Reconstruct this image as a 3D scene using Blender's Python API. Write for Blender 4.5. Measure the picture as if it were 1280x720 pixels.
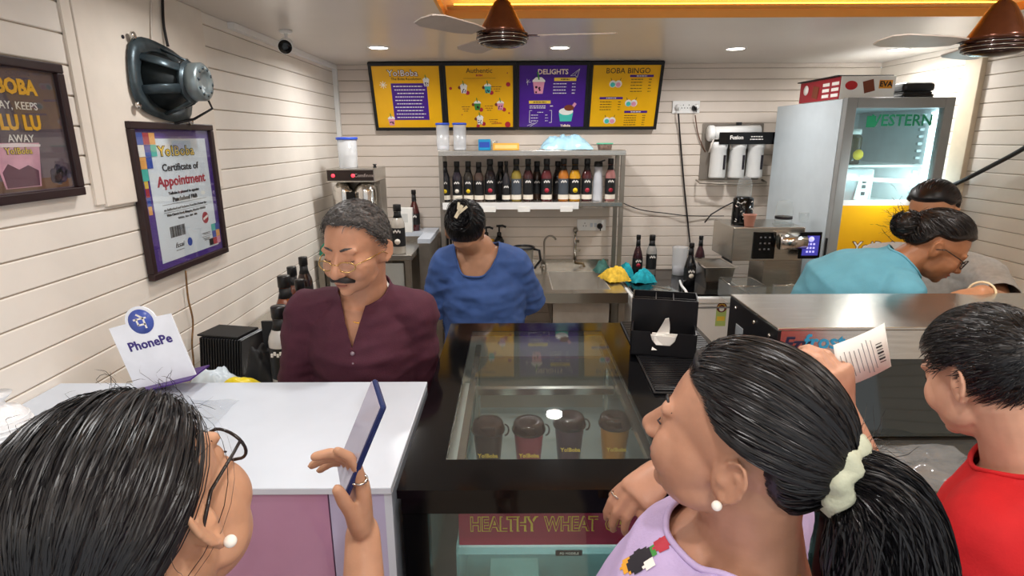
import bpy, bmesh, math, random
import numpy as np
from mathutils import Vector, Matrix, noise
for o in list(bpy.data.objects): bpy.data.objects.remove(o)
S = bpy.context.scene
COL = S.collection
random.seed(7); np.random.seed(7)

# ---------------------------------------------------------------- camera
ZC, FPX, PITCH, ROLL = 1.85, 720.0, math.radians(14.6), math.radians(-.25)
cam = bpy.data.objects.new('camera', bpy.data.cameras.new('camera'))
COL.objects.link(cam)
cam.data.sensor_width = 36; cam.data.lens = 36*FPX/1280; cam.data.clip_start = .02
_f = Vector((0, math.cos(PITCH), -math.sin(PITCH))); _r0 = Vector((1, 0, 0)); _u0 = _r0.cross(_f)
_r = _r0*math.cos(ROLL)+_u0*math.sin(ROLL); _u = _f.cross(_r)*-1
_u = _r.cross(_f)
cam.matrix_world = Matrix(((_r.x, _u.x, -_f.x, 0), (_r.y, _u.y, -_f.y, 0), (_r.z, _u.z, -_f.z, ZC), (0, 0, 0, 1)))
S.camera = cam

# ---------------------------------------------------------------- world, exposure, lamps of the shop and added unseen ones
W = bpy.data.worlds.new('world'); S.world = W; W.use_nodes = True
bg = W.node_tree.nodes['Background']
bg.inputs[0].default_value = (.93, .97, 1, 1); bg.inputs[1].default_value = .85
vs = S.view_settings
vs.view_transform = 'Standard'; vs.look = 'None'; vs.gamma = 1; vs.use_curve_mapping = False; vs.exposure = 0
DOWNLIGHTS = [(-.75, 3.5), (.28, 3.53), (1.31, 3.6), (2.3, 3.66)]
TRAY = (-.29, 2.1, -1.1, 2.71)          # recess in the ceiling: x0 x1 y0 y1
ADDED_TRAYLIGHTS = [(.0, 1.55), (.9, 1.5), (1.75, 1.45), (.1, .2), (1.0, .15), (.35, -.75), (1.4, -.75)]  # unseen lamps added above and behind the camera to light the foreground
ADDED_SIDELIGHTS = [(-.8, 2.0), (-.8, .7), (-.8, -.6)]  # more unseen lamps added for light along the left wall
CEIL = 2.35

# ---------------------------------------------------------------- helpers: a photo pixel at a known depth / height / side
def ray(u, v):
    x, y = u-640, v-360
    c, s = math.cos(ROLL), math.sin(ROLL)
    x, y = x*c+y*s, -x*s+y*c
    return Vector((x, FPX*math.cos(PITCH)-y*math.sin(PITCH), -FPX*math.sin(PITCH)-y*math.cos(PITCH)))
def aty(u, v, Y):
    d = ray(u, v); t = Y/d.y; return Vector((d.x*t, Y, ZC+d.z*t))
def atz(u, v, z):
    d = ray(u, v); t = (z-ZC)/d.z; return Vector((d.x*t, d.y*t, z))
def atx(u, v, X):
    d = ray(u, v); t = X/d.x; return Vector((X, d.y*t, ZC+d.z*t))

# ---------------------------------------------------------------- materials
def lin(c):
    if isinstance(c, str): c = tuple(int(c[i:i+2], 16)/255 for i in (0, 2, 4))
    return tuple((x/12.92 if x <= .04045 else ((x+.055)/1.055)**2.4) for x in c)+(1,)
MATS = {}
def mat(name, col, rough=.5, metal=0, var=.06, scale=12, bump=0, bscale=60, trans=0, ior=1.45, alpha=1, emit=0, coat=0, sss=0, stretch=None, aniso=0, spec=.5):
    if name in MATS: return MATS[name]
    m = bpy.data.materials.new(name); m.use_nodes = True; nt = m.node_tree; N = nt.nodes; L = nt.links
    b = N['Principled BSDF']; c = lin(col)
    tc = N.new('ShaderNodeTexCoord'); src = tc.outputs['Object']
    if stretch:
        mp = N.new('ShaderNodeMapping'); mp.inputs['Scale'].default_value = stretch; L.new(src, mp.inputs[0]); src = mp.outputs[0]
    if var:
        n = N.new('ShaderNodeTexNoise'); n.inputs['Scale'].default_value = scale; n.inputs['Detail'].default_value = 5
        L.new(src, n.inputs['Vector'])
        r = N.new('ShaderNodeMapRange'); r.inputs[1].default_value = .3; r.inputs[2].default_value = .7
        r.inputs[3].default_value = 1-var; r.inputs[4].default_value = 1+var; L.new(n.outputs[0], r.inputs[0])
        x = N.new('ShaderNodeVectorMath'); x.operation = 'SCALE'; x.inputs[0].default_value = c[:3]
        L.new(r.outputs[0], x.inputs['Scale']); L.new(x.outputs[0], b.inputs['Base Color'])
    else: b.inputs['Base Color'].default_value = c
    if bump:
        n2 = N.new('ShaderNodeTexNoise'); n2.inputs['Scale'].default_value = bscale; n2.inputs['Detail'].default_value = 4
        L.new(src, n2.inputs['Vector'])
        bp = N.new('ShaderNodeBump'); bp.inputs['Strength'].default_value = bump; bp.inputs['Distance'].default_value = .004
        L.new(n2.outputs[0], bp.inputs['Height']); L.new(bp.outputs[0], b.inputs['Normal'])
    b.inputs['Roughness'].default_value = rough; b.inputs['Metallic'].default_value = metal
    b.inputs['Transmission Weight'].default_value = trans; b.inputs['IOR'].default_value = ior
    b.inputs['Alpha'].default_value = alpha; b.inputs['Coat Weight'].default_value = coat
    b.inputs['Anisotropic'].default_value = aniso; b.inputs['Specular IOR Level'].default_value = spec
    if sss: b.inputs['Subsurface Weight'].default_value = sss; b.inputs['Subsurface Radius'].default_value = (.02, .008, .005)
    if emit: b.inputs['Emission Color'].default_value = c; b.inputs['Emission Strength'].default_value = emit
    m.diffuse_color = c; MATS[name] = m; return m
def glass(name, col=(.9, .95, .95), opac=.12, rough=.02):
    """thin pane: fresnel gloss over a tinted see-through"""
    if name in MATS: return MATS[name]
    m = bpy.data.materials.new(name); m.use_nodes = True; nt = m.node_tree; N = nt.nodes; L = nt.links
    N.remove(N['Principled BSDF']); out = N['Material Output']
    t = N.new('ShaderNodeBsdfTransparent'); t.inputs[0].default_value = lin(col)
    d = N.new('ShaderNodeBsdfDiffuse'); d.inputs[0].default_value = lin(col)
    g = N.new('ShaderNodeBsdfGlossy'); g.inputs['Roughness'].default_value = rough
    m1 = N.new('ShaderNodeMixShader'); m1.inputs[0].default_value = opac; L.new(t.outputs[0], m1.inputs[1]); L.new(d.outputs[0], m1.inputs[2])
    f = N.new('ShaderNodeFresnel'); gm = N.new('ShaderNodeNewGeometry'); mr = N.new('ShaderNodeMapRange')
    mr.inputs[3].default_value = 1.5; mr.inputs[4].default_value = 1/1.5; L.new(gm.outputs['Backfacing'], mr.inputs[0]); L.new(mr.outputs[0], f.inputs[0])
    m2 = N.new('ShaderNodeMixShader'); L.new(f.outputs[0], m2.inputs[0]); L.new(m1.outputs[0], m2.inputs[1]); L.new(g.outputs[0], m2.inputs[2])
    L.new(m2.outputs[0], out.inputs[0]); MATS[name] = m; return m
def emitter(name, col, s):
    return mat(name, col, var=0, emit=s)

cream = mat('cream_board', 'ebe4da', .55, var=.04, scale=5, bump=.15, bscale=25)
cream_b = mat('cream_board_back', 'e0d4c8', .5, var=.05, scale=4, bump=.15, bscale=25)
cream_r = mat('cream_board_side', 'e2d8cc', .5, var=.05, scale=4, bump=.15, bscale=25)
groove = mat('groove_shadow_gap', 'b3a596', .8)
ceilm = mat('ceiling_gloss_paint', 'd6cec6', .28, var=.03, scale=3)
orange = mat('orange_paint', 'f0ae58', .5, var=.03)
yellow_glow_paint = mat('yellow_glow_paint', 'ffc21e', .5, var=.02)  # yellow glow of the cove LED put into the tray's base colour
tile = mat('floor_tile', 'b5a08b', .25, var=.08, scale=3)
steel = mat('brushed_steel', 'c4c0b8', .25, .95, var=.1, scale=9, stretch=(1, 14, 14), bump=.04, bscale=40)
steel2 = mat('polished_steel', 'd4d0ca', .16, 1, var=.05, scale=5)
steeld = mat('dull_steel', '9a9389', .42, .85, var=.12, scale=7)
black = mat('black_gloss', '09090b', .1, var=.1, spec=.4)
blackm = mat('black_matt', '141416', .55, var=.12)
blackp = mat('black_plastic', '17171a', .32, var=.1)
white = mat('white_plastic', 'f0f0ee', .4, var=.02)
whitel = mat('white_laminate', 'cbd3de', .3, var=.02)
paper = mat('white_paper', 'f6f5f0', .7, var=.02)
yel = mat('menu_yellow', 'f6b912', .35, var=.02)
pur = mat('menu_purple', '4a1f8e', .35, var=.03)
gold = mat('gold', 'd8a53c', .25, 1)
wframe = mat('dark_frame_wood', '2a1719', .4, var=.15, scale=30)
redm = mat('print_red', 'b3263a', .45)
inkb = mat('print_black', '1b1620', .5)
inkw = mat('print_white', 'f4f0ea', .5)
inky = mat('print_gold', 'f2cd4a', .5)
pinkm = mat('print_pink', 'e59ab5', .5)
teal = mat('print_teal', '49c3b6', .5)
inkg = mat('print_green', '3e8f3c', .5)
inkbl = mat('print_blue', '2b4fb0', .5)
brown = mat('print_brown', '7b3b22', .5)
clear = glass('clear_plastic', (.97, .98, .98), .10, .05)
frost = glass('cloudy_plastic', (.96, .97, .98), .35, .15)
pane = glass('window_pane', (.985, .99, .99), .01, .02)
cable_b = mat('cable_black', '1c1718', .5)
cable_w = mat('cable_white', 'd9d0c6', .5)

# ---------------------------------------------------------------- mesh builder
def frame(fwd, up):
    f = Vector(fwd).normalized(); r = f.cross(Vector(up)).normalized(); u = r.cross(f)
    return Matrix(((r.x, f.x, u.x), (r.y, f.y, u.y), (r.z, f.z, u.z)))
class MB:
    def __init__(s): s.v = []; s.f = []; s.mi = []; s.mats = []; s.sm = []; s.cur = 0; s.M = Matrix.Identity(4)
    def use(s, m):
        if m not in s.mats: s.mats.append(m)
        s.cur = s.mats.index(m); return s
    def add(s, vs, fs, smooth=False):
        n = len(s.v); s.v += [tuple(s.M @ Vector(p)) for p in vs]
        for f in fs: s.f.append([n+i for i in f]); s.mi.append(s.cur); s.sm.append(smooth)
        return s
    def box(s, c, d, rot=None, taper=1):
        a, b, h = (q/2 for q in d); V = []
        for z in (-h, h):
            t = taper if z > 0 else 1
            V += [(-a*t, -b*t, z), (a*t, -b*t, z), (a*t, b*t, z), (-a*t, b*t, z)]
        R = rot.to_3x3() if rot is not None else Matrix.Identity(3)
        V = [tuple(R @ Vector(p)+Vector(c)) for p in V]
        return s.add(V, [(3, 2, 1, 0), (4, 5, 6, 7), (0, 1, 5, 4), (1, 2, 6, 5), (2, 3, 7, 6), (3, 0, 4, 7)])
    def bb(s, x0, x1, y0, y1, z0, z1): return s.box(((x0+x1)/2, (y0+y1)/2, (z0+z1)/2), (x1-x0, y1-y0, z1-z0))
    def lathe(s, prof, c=(0, 0, 0), n=20, R=None, smooth=True, sx=1, sy=1, caps=True):
        V = []; F = []; c = Vector(c)
        for r, z in prof:
            for i in range(n):
                a = 2*math.pi*i/n; p = Vector((r*math.cos(a)*sx, r*math.sin(a)*sy, z))
                V.append(tuple((R @ p if R is not None else p)+c))
        for k in range(len(prof)-1):
            for i in range(n):
                j = (i+1) % n; F.append((k*n+i, k*n+j, (k+1)*n+j, (k+1)*n+i))
        if caps: F.append(tuple(range(n-1, -1, -1))); F.append(tuple((len(prof)-1)*n+i for i in range(n)))
        return s.add(V, F, smooth)
    def tube(s, pts, rad, n=8, closed=False, side=None, flat=1, smooth=True, caps=True):
        """swept tube; rad number or list of r or (rx, ry)"""
        P = [Vector(p) for p in pts]; m = len(P); V = []; F = []
        if not isinstance(rad, (list, tuple)): rad = [rad]*m
        prev = None
        for i, p in enumerate(P):
            if closed: t = P[(i+1) % m]-P[i-1]
            else: t = (P[min(i+1, m-1)]-P[max(i-1, 0)])
            t = t.normalized() if t.length > 1e-9 else Vector((0, 0, 1))
            if side is not None: a = Vector(side)
            elif prev is not None: a = prev
            else: a = Vector((0, 0, 1)) if abs(t.z) < .9 else Vector((1, 0, 0))
            a = a-t*a.dot(t)
            if a.length < 1e-6: a = t.orthogonal()
            a.normalize(); prev = a; b = t.cross(a)
            r = rad[i]; rx, ry = r if isinstance(r, (tuple, list)) else (r, r*flat)
            for k in range(n):
                g = 2*math.pi*k/n; V.append(tuple(p+a*(rx*math.cos(g))+b*(ry*math.sin(g))))
        for i in range(m if closed else m-1):
            i2 = (i+1) % m
            for k in range(n):
                k2 = (k+1) % n; F.append((i*n+k, i*n+k2, i2*n+k2, i2*n+k))
        if not closed and caps: F.append(tuple(range(n-1, -1, -1))); F.append(tuple((m-1)*n+k for k in range(n)))
        return s.add(V, F, smooth)
    def caps(s, pts, rad, n=12, side=None):
        """tube with rounded ends"""
        P = [Vector(p) for p in pts]; R = [r if isinstance(r, tuple) else (r, r) for r in (rad if isinstance(rad, list) else [rad]*len(P))]
        def end(p, q, r):
            d = (p-q).normalized(); m = min(r); return [(p+d*m*x, (r[0]*y, r[1]*y)) for x, y in ((.98, .2), (.85, .53), (.55, .835))]
        A = end(P[0], P[1], R[0]); B = end(P[-1], P[-2], R[-1])[::-1]
        pts2 = [a for a, _ in A]+P+[b for b, _ in B]; rr = [a for _, a in A]+R+[b for _, b in B]
        return s.tube(pts2, rr, n, side=side)
    def ell(s, c, r, R=None, n=20, m=12):
        V = []; F = []; c = Vector(c)
        V.append((0, 0, -1))
        for k in range(1, m):
            a = -math.pi/2+math.pi*k/m
            for i in range(n):
                g = 2*math.pi*i/n; V.append((math.cos(a)*math.cos(g), math.cos(a)*math.sin(g), math.sin(a)))
        V.append((0, 0, 1))
        V = [Vector((x*r[0], y*r[1], z*r[2])) for x, y, z in V]
        V = [tuple((R @ p if R is not None else p)+c) for p in V]
        for i in range(n):
            j = (i+1) % n; F.append((0, 1+j, 1+i)); T = 1+(m-2)*n; F.append((T+i, T+j, len(V)-1))
        for k in range(m-2):
            for i in range(n):
                j = (i+1) % n; F.append((1+k*n+i, 1+k*n+j, 1+(k+1)*n+j, 1+(k+1)*n+i))
        return s.add(V, F, True)
    def prism(s, poly, z0, z1):
        n = len(poly); V = [(x, y, z0) for x, y in poly]+[(x, y, z1) for x, y in poly]
        F = [tuple(range(n-1, -1, -1)), tuple(range(n, 2*n))]+[(i, (i+1) % n, n+(i+1) % n, n+i) for i in range(n)]
        return s.add(V, F)
    def quad(s, a, b, c, d): return s.add([a, b, c, d], [(0, 1, 2, 3)])
    def mesh(s, name):
        me = bpy.data.meshes.new(name); me.from_pydata(s.v, [], s.f)
        for m in s.mats: me.materials.append(m)
        me.polygons.foreach_set('material_index', s.mi); me.polygons.foreach_set('use_smooth', s.sm); me.update()
        return me
    def build(s, name, m=None, parent=None, loc=(0, 0, 0), bevel=0):
        if not s.mats and m: s.mats = [m]
        o = bpy.data.objects.new(name, s.mesh(name)); COL.objects.link(o); o.location = loc
        if parent: o.parent = parent
        if bevel:
            b = o.modifiers.new('bevel', 'BEVEL'); b.width = bevel; b.segments = 2; b.limit_method = 'ANGLE'
        return o
def tag(o, label, cat, group=None):
    o['label'] = label; o['category'] = cat
    if group: o['group'] = group
    return o
def struct(o, label=None):
    o['kind'] = 'structure'
    if label: o['label'] = label
    return o
def thing(name, label, cat, loc=(0, 0, 0), rot=(0, 0, 0), group=None):
    o = bpy.data.objects.new(name, None); COL.objects.link(o); o.location = loc; o.rotation_euler = rot; o.empty_display_size = .05
    return tag(o, label, cat, group)
def copy_tree(o, parent=None):
    c = o.copy(); COL.objects.link(c); c.parent = parent
    for ch in list(o.children): copy_tree(ch, c)
    return c
_txt = {}
def text(parent, s, size, loc, M=None, m=None, name='lettering', ext=.0006, align='CENTER', bold=0, shear=0, sx=1, sp=1):
    """raised flat lettering: x right, y up in the plane of matrix M"""
    key = (s, size, ext, align, bold, shear, sx, sp)
    if key not in _txt:
        cu = bpy.data.curves.new('t', 'FONT'); cu.body = s; cu.size = size; cu.align_x = align; cu.align_y = 'CENTER'
        cu.extrude = ext; cu.offset = bold; cu.shear = shear; cu.resolution_u = 2; cu.space_character = sp
        t = bpy.data.objects.new('t', cu); COL.objects.link(t)
        dg = bpy.context.evaluated_depsgraph_get(); me = bpy.data.meshes.new_from_object(t.evaluated_get(dg))
        bpy.data.objects.remove(t)
        if sx != 1: me.transform(Matrix.Diagonal((sx, 1, 1, 1)))
        _txt[key] = me
    me = _txt[key].copy(); me.materials.clear(); me.materials.append(m)
    o = bpy.data.objects.new(name, me); COL.objects.link(o); o.parent = parent
    T = Matrix.Translation(loc)
    o.matrix_local = (M.to_4x4() if M is not None else Matrix.Identity(4)) @ T
    return o
# ================================================================ THE SHOP SHELL
LX, RX, BY, FY = -1.25, 2.6, 4.3, -1.2
m = MB(); m.bb(LX-.1, RX+.1, FY, BY+.1, -.1, 0)
floor = struct(m.build('floor', tile))
# ceiling with the recessed tray
x0, x1, y0, y1 = TRAY
m = MB(); Z2 = CEIL+.35
m.bb(LX-.1, x0, FY, BY+.1, CEIL, Z2); m.bb(x1, RX+.1, FY, BY+.1, CEIL, Z2); m.bb(x0, x1, y1, BY+.1, CEIL, Z2)
ceiling = struct(m.build('ceiling', ceilm))
m = MB(); t = .032                             # orange lip round the tray, open cove above it
m.bb(x0, x1, y1-.012, y1, CEIL, CEIL+t); m.bb(x0, x0+.012, y0, y1-.012, CEIL, CEIL+t); m.bb(x1-.012, x1, y0, y1-.012, CEIL, CEIL+t)
lip = struct(m.build('trim_1', orange, loc=(0, -.004, -.0005)))
m = MB(); m.bb(x0-.0, x1+.0, FY, y1, CEIL+.17, CEIL+.3)
tray = struct(m.build('ceiling_tray', yellow_glow_paint))
ledm = emitter('cove_led_warm', 'ffb838', 9)
led = thing('led_strip', 'warm yellow LED strip hidden in the ceiling cove', 'lamp', (0, 0, 0))
m = MB(); m.bb(x0+.05, x1-.05, y1-.06, y1-.03, CEIL+.041, CEIL+.048); m.build('strip', ledm, led)
m = MB(); m.bb(x0+.02, x1-.02, y1-.075, y1-.013, CEIL+.033, CEIL+.04); m.build('carrier', orange, led)

def plank_wall(name, n, u, org, length, pitch, zs, mt, thick=.006, gap=.004, label=None):
    """wall slab + real boards; n inward normal, u run direction, org the wall face point at floor"""
    n, u, org = Vector(n), Vector(u), Vector(org)
    b = MB(); q = org+u*length/2-n*(.05+thick)
    d = Vector((abs(u.x)*length+abs(n.x)*.1, abs(u.y)*length+abs(n.y)*.1, CEIL))
    b.box((q.x, q.y, CEIL/2), d)
    w = struct(b.build(name, groove))
    k0 = math.ceil((0-zs)/pitch)
    k = k0
    me = {}
    z = zs+(k0-1)*pitch
    while z < CEIL:
        a, c = max(z+gap/2, 0), min(z+pitch-gap/2, CEIL)
        z += pitch
        if c-a < .008: continue
        h = round(c-a, 4)
        if h not in me:
            bm = MB(); L = length/2; e = .0025
            # board with eased long edges
            prof = [(-h/2, 0), (-h/2, thick-e), (-h/2+e, thick), (h/2-e, thick), (h/2, thick-e), (h/2, 0)]
            V = []; N = len(prof)
            for s_ in (-L, L):
                for zz, tt in prof: p = u*s_+n*tt; V.append((p.x, p.y, zz))
            F = [tuple(range(N)), tuple(range(2*N-1, N-1, -1))]+[(i, N+i, N+(i+1) % N, (i+1) % N) for i in range(N)]
            bm.add(V, F); bm.use(mt); me[h] = bm.mesh('plank')
        o = bpy.data.objects.new('plank', me[h]); COL.objects.link(o); o.parent = w
        p = org+u*length/2-n*thick; o.location = (p.x, p.y, (a+c)/2)
    return w
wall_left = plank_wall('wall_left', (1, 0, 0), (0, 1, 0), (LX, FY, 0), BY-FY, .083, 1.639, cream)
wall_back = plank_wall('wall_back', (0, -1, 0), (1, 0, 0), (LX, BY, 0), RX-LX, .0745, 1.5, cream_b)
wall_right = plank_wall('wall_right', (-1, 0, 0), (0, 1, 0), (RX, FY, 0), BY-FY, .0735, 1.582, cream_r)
# plain pilaster strip on the right wall
pa, pb = atx(1217, 75, RX), atx(1235, 75, RX)
m = MB(); m.bb(RX-.03, RX+.002, pb.y, pa.y+.02, 0, CEIL)
struct(m.build('trim_2', mat('pilaster_cream', 'd8c8ae', .5), bevel=.003))
# plain board screwed over the planks on the left wall
m = MB(); m.bb(LX-.002, LX+.012, 1.775, 2.51, 1.65, 2.35)
bd = m.build('wall_panel', mat('panel_cream', 'e9dfd2', .45, var=.03, bump=.1), bevel=.004)
tag(bd, 'plain cream board screwed over the planks behind the loudspeaker', 'panel')
m = MB(); m.lathe([(.004, 0), (.004, .002), (.001, .003)], (0, 0, 0), 10, frame((0, 0, 1), (1, 0, 0)))
for (u, v) in ((153, 46),): 
    p = atx(u, v, LX+.012); m2 = MB(); m2.tube([p, p+Vector((.003, 0, 0))], .006, 10); m2.build('screw', inkb, bd)
# plain strip covering between planks left of the board
m = MB(); m.bb(LX, LX+.008, 1.735, 1.772, 1.66, 2.35)
tag(m.build('cover_strip', mat('panel_cream', 'e9dfd2')), 'narrow cream batten beside the plain wall board', 'batten')

# ---------------------------------------------------------------- downlights
lampm = emitter('lamp_white', 'fff6ea', 14)
def downlight(x, y, z, power, label, shown=True):
    t_ = thing('ceiling_downlight', label, 'lamp', (x, y, z), group='recessed ceiling downlights')
    r = MB(); r.lathe([(.062, 0), (.062, -.004), (.055, -.006), (.05, -.004), (.05, .0)], n=28, caps=False); r.build('trim_ring', white, t_)
    d = MB(); d.lathe([(.05, -.001), (.05, -.003), (.03, -.0045)], n=28); d.build('diffuser', lampm, t_)
    ld = bpy.data.lights.new('downlight_lamp', 'AREA'); ld.shape = 'DISK'; ld.size = .1; ld.energy = power; ld.color = (1, .985, .97); ld.spread = math.radians(165)
    lo = bpy.data.objects.new('lamp', ld); COL.objects.link(lo); lo.parent = t_; lo.location = (0, 0, -.012)
    return t_
for i, (x, y) in enumerate(DOWNLIGHTS):
    downlight(x, y, CEIL, 8, ['round white downlight over the steel urn corner', 'round white downlight above the purple menu panel', 'round white downlight above the water purifier', 'round white downlight in front of the upright fridge'][i])
for i, (x, y) in enumerate(ADDED_TRAYLIGHTS): downlight(x, y, CEIL+.17, 6, 'round white downlight inside the yellow ceiling tray')
for i, (x, y) in enumerate(ADDED_SIDELIGHTS): downlight(x, y, CEIL, 4, 'round white downlight in the ceiling along the plank wall')
# ================================================================ COUNTERS IN FRONT
# white counter
wc = thing('counter', 'white topped serving counter with a glossy mauve front panel', 'counter', (-.74, 1.22, 0))
mauve = mat('mauve_laminate', 'b487a6', .12, var=.03, coat=.5)
lav = mat('lavender_edge', 'b9b4d2', .2, var=.03)
def loc_build(mb, name, mt, parent, bevel=0):
    """build from world coordinates under an unrotated parent"""
    o = mb.build(name, mt, parent, bevel=bevel); o.location = -Vector(parent.location); return o
m = MB(); m.bb(LX+.002, -.235, .975, 1.475, 1.185, 1.2); loc_build(m, 'worktop', whitel, wc, .002)
m = MB(); m.bb(LX+.002, -.36, .98, .995, .08, 1.184); loc_build(m, 'front_panel', mauve, wc)
m = MB(); m.bb(-.357, -.25, .98, .995, .08, 1.184); loc_build(m, 'front_panel', lav, wc)
m = MB(); m.bb(-.25, -.235, .98, 1.47, 0, 1.184); loc_build(m, 'side_panel', whitel, wc)
m = MB(); m.bb(LX+.01, -.255, 1.03, 1.45, 0, .08); loc_build(m, 'plinth', blackm, wc)
m = MB(); m.bb(LX+.01, -.255, 1.42, 1.46, .08, 1.184); loc_build(m, 'back_panel', whitel, wc)

# black display case
CX0, CX1, CY0, CY1, CZ = -.222, .655, .966, 1.99, 1.2
dc = thing('display_case', 'black framed glass top display case holding lidded cups', 'display case', (.22, 1.48, 0))
gx0, gx1, gy0, gy1 = -.14, .31, 1.075, 1.9
m = MB()
m.bb(CX0, gx0, CY0, CY1, CZ-.018, CZ); m.bb(gx1, CX1, CY0, CY1, CZ-.018, CZ); m.bb(gx0, gx1, CY0, gy0, CZ-.018, CZ); m.bb(gx0, gx1, gy1, CY1, CZ-.018, CZ)
loc_build(m, 'top_frame', black, dc)
m = MB(); m.bb(gx0, gx1, gy0, gy1, CZ-.007, CZ-.001); loc_build(m, 'glass_top', glass('case_glass', (.965, .975, .97), .01, .015), dc)
m = MB(); m.bb(CX0+.005, CX1-.005, CY0+.012, CY0+.04, CZ-.06, CZ-.019); loc_build(m, 'front_rail', black, dc)
for (a, b) in ((CX0+.006, CX0+.055), (CX1-.055, CX1-.006)):
    m = MB(); m.bb(a, b, CY0+.012, CY0+.05, .1, CZ-.061); loc_build(m, 'corner_post', black, dc)
m = MB(); m.bb(CX0+.056, CX1-.056, CY0+.022, CY0+.028, .5, CZ-.061); loc_build(m, 'front_glass', glass('case_front_glass', (.95, .985, .98), .01, .01), dc)
m = MB(); m.bb(CX0+.006, CX0+.02, CY0+.051, CY1-.02, .1, CZ-.019); loc_build(m, 'side_panel', black, dc)
m = MB(); m.bb(CX1-.02, CX1-.006, CY0+.051, CY1-.02, .1, CZ-.019); loc_build(m, 'side_panel', black, dc)
innerm = mat('case_inner_grey', 'c3c7c2', .35, var=.05)
m = MB(); m.bb(CX0+.021, CX1-.021, CY1-.035, CY1-.02, .1, CZ-.019); loc_build(m, 'back_panel', innerm, dc)
m = MB(); m.bb(CX0+.03, CX1-.03, CY0+.05, CY1-.03, 0, .1); loc_build(m, 'plinth', blackm, dc)
# inner tank: white liner with steel rails, stepped shelf
m = MB(); m.bb(CX0+.10, CX1-.10, 1.15, CY1-.05, .905, .925); loc_build(m, 'upper_shelf', glass('shelf_glass', (.95, .98, .98), .2, .03), dc)
m = MB(); m.bb(CX0+.06, CX1-.06, 1.045, CY1-.06, .56, .575); loc_build(m, 'lower_shelf', mat('tray_white', '86a0a2', .3), dc)
for x in (gx0+.012, gx1+.0):
    m = MB(); m.bb(x, x+.018, 1.15, CY1-.06, 1.12, 1.14); loc_build(m, 'steel_rail', steel, dc)
    for y in (1.16, 1.8): m = MB(); m.bb(x+.004, x+.014, y, y+.015, .926, 1.12); loc_build(m, 'rail_post', steel, dc)
m = MB(); m.bb(gx0+.03, gx1, 1.82, 1.84, .95, 1.13); loc_build(m, 'divider', steeld, dc)
m = MB(); m.bb(gx0+.03, gx1, 1.62, 1.64, 1.09, 1.11); loc_build(m, 'steel_rail', steel, dc)
m = MB(); m.bb(gx0-.05, gx0+.005, 1.3, 1.8, .93, 1.05); loc_build(m, 'inner_box', innerm, dc)
m = MB(); m.bb(CX0+.1, CX1-.1, 1.04, 1.075, .76, .8); loc_build(m, 'front_bar', steel, dc)
m = MB(); m.bb(CX0+.1, CX1-.1, 1.05, 1.056, .81, 1.0); loc_build(m, 'inner_glass', glass('inner_glass', (.9, .97, .97), .1, .02), dc)
m = MB(); m.bb(CX0+.1, CX0+.106, 1.057, 1.9, .81, 1.0); loc_build(m, 'inner_glass', glass('inner_glass', (.9, .97, .97), .1, .02), dc)
m = MB(); m.bb(CX0+.16, CX0+.29, 1.25, 1.36, .58, .72); loc_build(m, 'carton', mat('carton_grey', 'b9c6c0', .6), dc)
m = MB(); m.bb(CX0+.31, CX0+.4, 1.2, 1.3, .58, .7); loc_build(m, 'carton', mat('carton_pale', 'dfe8e6', .6), dc)
# red banner strip with lettering
bn = MB(); bp = aty(573, 634, 1.045); bq = aty(870, 628, 1.045)
bn.bb(bp.x, .545, 1.041, 1.047, 1.018, bp.z+.004)
ban = loc_build(bn, 'banner', mat('banner_crimson', 'b0204a', .35, var=.08, scale=4), dc)
bM = Matrix(((1, 0, 0), (0, 0, -1), (0, 1, 0))).to_4x4()        # x right, y up, facing -y
zc_ = (1.018+bp.z+.004)/2+.003
def btxt(s, u0, u1):
    a = aty(u0, 645, 1.04).x; b = aty(u1, 645, 1.04).x
    for nm, off, mt, d in (('lettering', .0022, inky, 0), ('lettering', -.0002, mat('banner_crimson', '9c1f42'), -.0006)):
        o = text(ban, s, .047, (0, 0, 0), bM, mt, align='LEFT', bold=off, ext=.0003)
        w = max(v.co.x for v in o.data.vertices)
        o.data.transform(Matrix.Diagonal(((b-a)/w, 1, 1, 1)))
        o.location = (a, 1.0405+d, zc_)
btxt('HEALTHY', 587, 673); btxt('WHEAT', 681, 748); btxt('CA', 757, 782); btxt('SO', 838, 866)
st = MB(); sp = aty(715, 692, 1.045); st.bb(sp.x-.035, sp.x+.022, 1.046, 1.049, sp.z-.006, sp.z+.006)
stk = loc_build(st, 'sticker', inkb, dc); 
text(stk, 'PO MODELS', .0075, (0, 0, 0), bM, inkw).location = (sp.x-.006, 1.045, sp.z)
# soft strip lamp inside the case (it is lit from inside)
ld = bpy.data.lights.new('case_lamp', 'AREA'); ld.shape = 'RECTANGLE'; ld.size = .7; ld.size_y = .03; ld.energy = .9; ld.color = (.9, 1, 1)
lo = bpy.data.objects.new('case_lamp', ld); COL.objects.link(lo); lo.parent = dc; lo.location = (0, -.4, 1.0-.0)

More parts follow.
